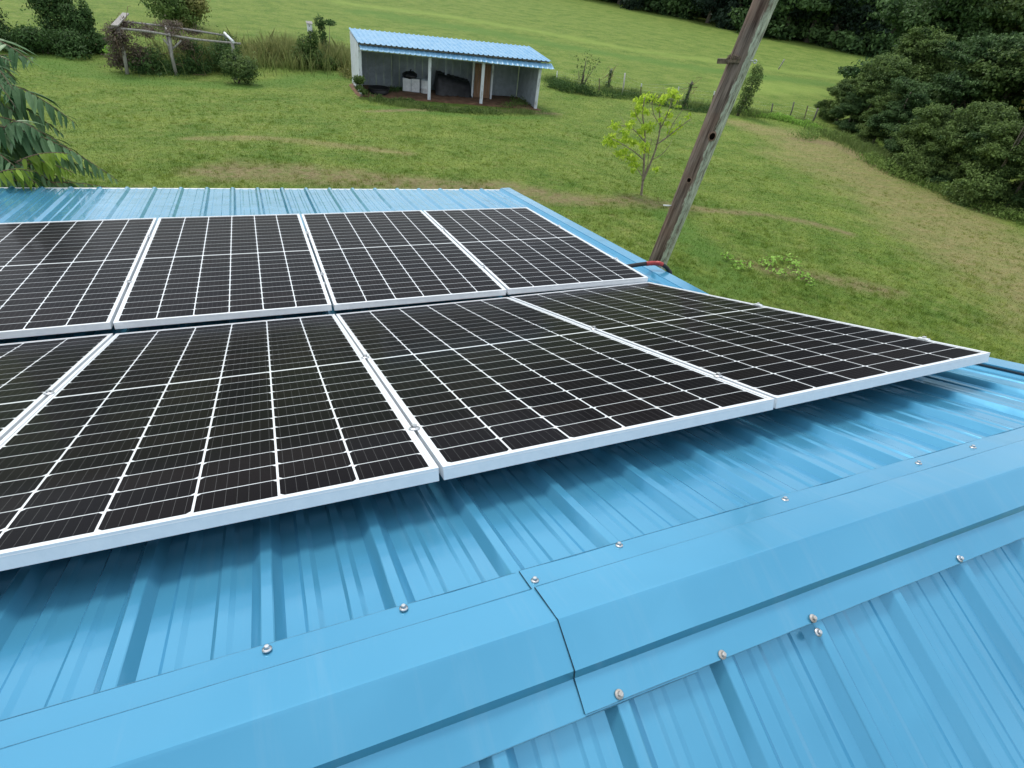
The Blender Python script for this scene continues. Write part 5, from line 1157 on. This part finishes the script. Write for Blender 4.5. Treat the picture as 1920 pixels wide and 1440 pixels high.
# ================================================================== COMPOUND LEAVED TREE AT THE LEFT EAVE
def frond(P0, P1, sag, nl, ll, rng, tilt=0.0, bend=(0, 0, 0)):
    """one feathery leaf: curved midrib with paired hanging leaflets"""
    P0 = np.asarray(P0, float); P1 = np.asarray(P1, float); Lf = np.linalg.norm(P1 - P0); mid_ = (P0 + P1) / 2 + np.array([0, 0, sag]) + np.asarray(bend, float)
    q = lambda t: P0 * (1 - t) ** 2 + 2 * mid_ * t * (1 - t) + P1 * t * t
    mb = MB().tube([q(t) for t in np.linspace(0, 1, 14)], [.006 * (1 - .7 * t) + .001 for t in np.linspace(0, 1, 14)], 5)
    V = []; F = []; T = []
    for i in range(nl):
        t = .14 + .86 * (i + .5) / nl; c = q(t); tg = q(min(t + .02, 1)) - q(t - .02); tg /= np.linalg.norm(tg)
        sd_ = np.cross(tg, (0, 0, 1)); sd_ /= np.linalg.norm(sd_)
        for s_ in (-1, 1):
            lng = ll * math.sin(math.pi * min(.93, .22 + .70 * t)) * rng.uniform(.85, 1.12); dr = sd_ * s_ * rng.uniform(.5, 1.0) + tg * rng.uniform(.15, .75) + np.array([0, 0, -rng.uniform(.05, 1.0)]); dr /= np.linalg.norm(dr)
            nn = np.cross(dr, np.cross(np.array([0, 0, 1.]), dr)); nn = nn / (np.linalg.norm(nn) + 1e-9); wv = np.cross(dr, nn); wd = lng * .112
            b = len(V); tt = np.clip(rng.normal(.5, .28), 0, 1); crl = rng.uniform(.05, .38)
            ks = [(0, .25), (.18, .9), (.42, 1.0), (.70, .72), (1.0, .03)]
            for (a, w_) in ks:
                cc = c + dr * lng * a - nn * lng * crl * a * a
                V += [cc + wv * wd * w_ + nn * wd * .35 * w_, cc, cc - wv * wd * w_ + nn * wd * .35 * w_]; T += [tt] * 3
            for j in range(len(ks) - 1):
                r_ = b + j * 3; F += [(r_, r_ + 1, r_ + 4, r_ + 3), (r_ + 1, r_ + 2, r_ + 5, r_ + 4)]
    return mb, np.array(V), F, T
tb = at(-190, 560, 8.2); tb[2] = float(G(tb[0], tb[1]))
stree = thing('sumac_tree', 'tree with long feathery compound leaves reaching over the left eave', 'tree', tb)
rng = np.random.RandomState(77)
topn = at(-60, 250, 8.4)
br = MB(); hub = [at(-40, 130, 8.6), at(-40, 210, 8.2), at(-30, 300, 7.8), at(-60, 360, 7.8)]
part('trunk', MB().tube([tb - [0, 0, .2], mid(tb, topn, .5) + [.1, 0, 0], topn, at(-90, 60, 8.8)], [.14, .11, .08, .04], 10), M_BARK, stree)
for h_ in hub: part('branch', MB().tube([mid(tb, topn, .75), mid(mid(tb, topn, .75), h_, .5) + [0, 0, .1], h_], [.05, .035, .015], 7), M_BARK, stree)
FR = [  # start u,v ; end u,v ; distance start,end ; sag ; leaflets ; length ; light?
 ((-60, 70), (62, 118), 8.7, 8.0, .18, 11, .30, 0), ((-60, 95), (30, 150), 8.5, 8.1, .15, 9, .26, 0), ((-70, 120), (66, 108), 8.9, 8.5, .10, 10, .24, 0),
 ((-50, 150), (142, 232), 8.2, 7.6, .26, 15, .30, 0), ((-50, 165), (118, 252), 8.0, 7.8, .15, 13, .24, 0), ((-60, 175), (35, 215), 8.0, 7.8, .10, 9, .26, 0),
 ((-40, 215), (160, 300), 7.8, 7.4, .22, 14, .24, 0), ((-40, 235), (222, 340), 7.6, 7.2, .30, 17, .26, 0), ((-40, 255), (175, 325), 7.7, 7.3, .20, 15, .25, 0),
 ((-60, 250), (90, 300), 7.9, 7.7, .18, 12, .27, 0), ((-50, 290), (110, 350), 7.5, 7.2, .18, 12, .26, 0), ((-60, 300), (60, 350), 7.5, 7.3, .14, 11, .26, 0), ((-70, 240), (40, 285), 8.1, 8.0, .12, 10, .27, 0),
 ((30, 350), (205, 352), 7.3, 7.2, .10, 13, .20, 0), ((-70, 325), (60, 352), 7.4, 7.2, .12, 11, .24, 0), ((60, 330), (150, 355), 7.5, 7.5, .08, 9, .20, 0),
 ((30, 305), (128, 288), 7.2, 7.0, .08, 11, .20, 1), ((-20, 335), (62, 322), 7.1, 6.95, .10, 9, .18, 1), ((20, 322), (70, 345), 7.1, 6.95, .06, 7, .15, 1), ((50, 300), (140, 325), 7.3, 7.1, .06, 8, .18, 1)]
for (a, b, da, db, sg, nl, ll, lt) in FR:
    mb, V, F, T = frond(at(*a, da), at(*b, db), sg, nl, ll, rng)
    o = link('frond', fastmesh('frond', V - tb, np.array(F), False, dict(tint=T)), LM_FERNL if lt else LM_FERN, stree, 'light yellow green young frond' if lt else None)
    part('midrib', mb, M_TWIG, o)
for i in range(26):
    u0, v0 = rng.uniform(-70, 20), rng.uniform(225, 345); da = rng.uniform(7.5, 8.4); L0 = rng.uniform(60, 135); a_ = rng.uniform(-.25, .75)
    u1, v1 = u0 + L0 * math.cos(a_), min(v0 + L0 * math.sin(a_), 356)
    if i % 4 == 0: u0, v0, u1, v1 = rng.uniform(-80, -30), rng.uniform(60, 190), rng.uniform(-20, 40), rng.uniform(110, 215)
    mb, V, F, T = frond(at(u0, v0, da), at(u1, v1, da - rng.uniform(.1, .5)), rng.uniform(.04, .2), rng.randint(10, 15), rng.uniform(.14, .21), rng)
    o = link('frond', fastmesh('frond', V - tb, np.array(F), False, dict(tint=T)), LM_FERNL if i % 5 == 2 else LM_FERN, stree); part('midrib', mb, M_TWIG, o)
print('objects', len(bpy.data.objects))
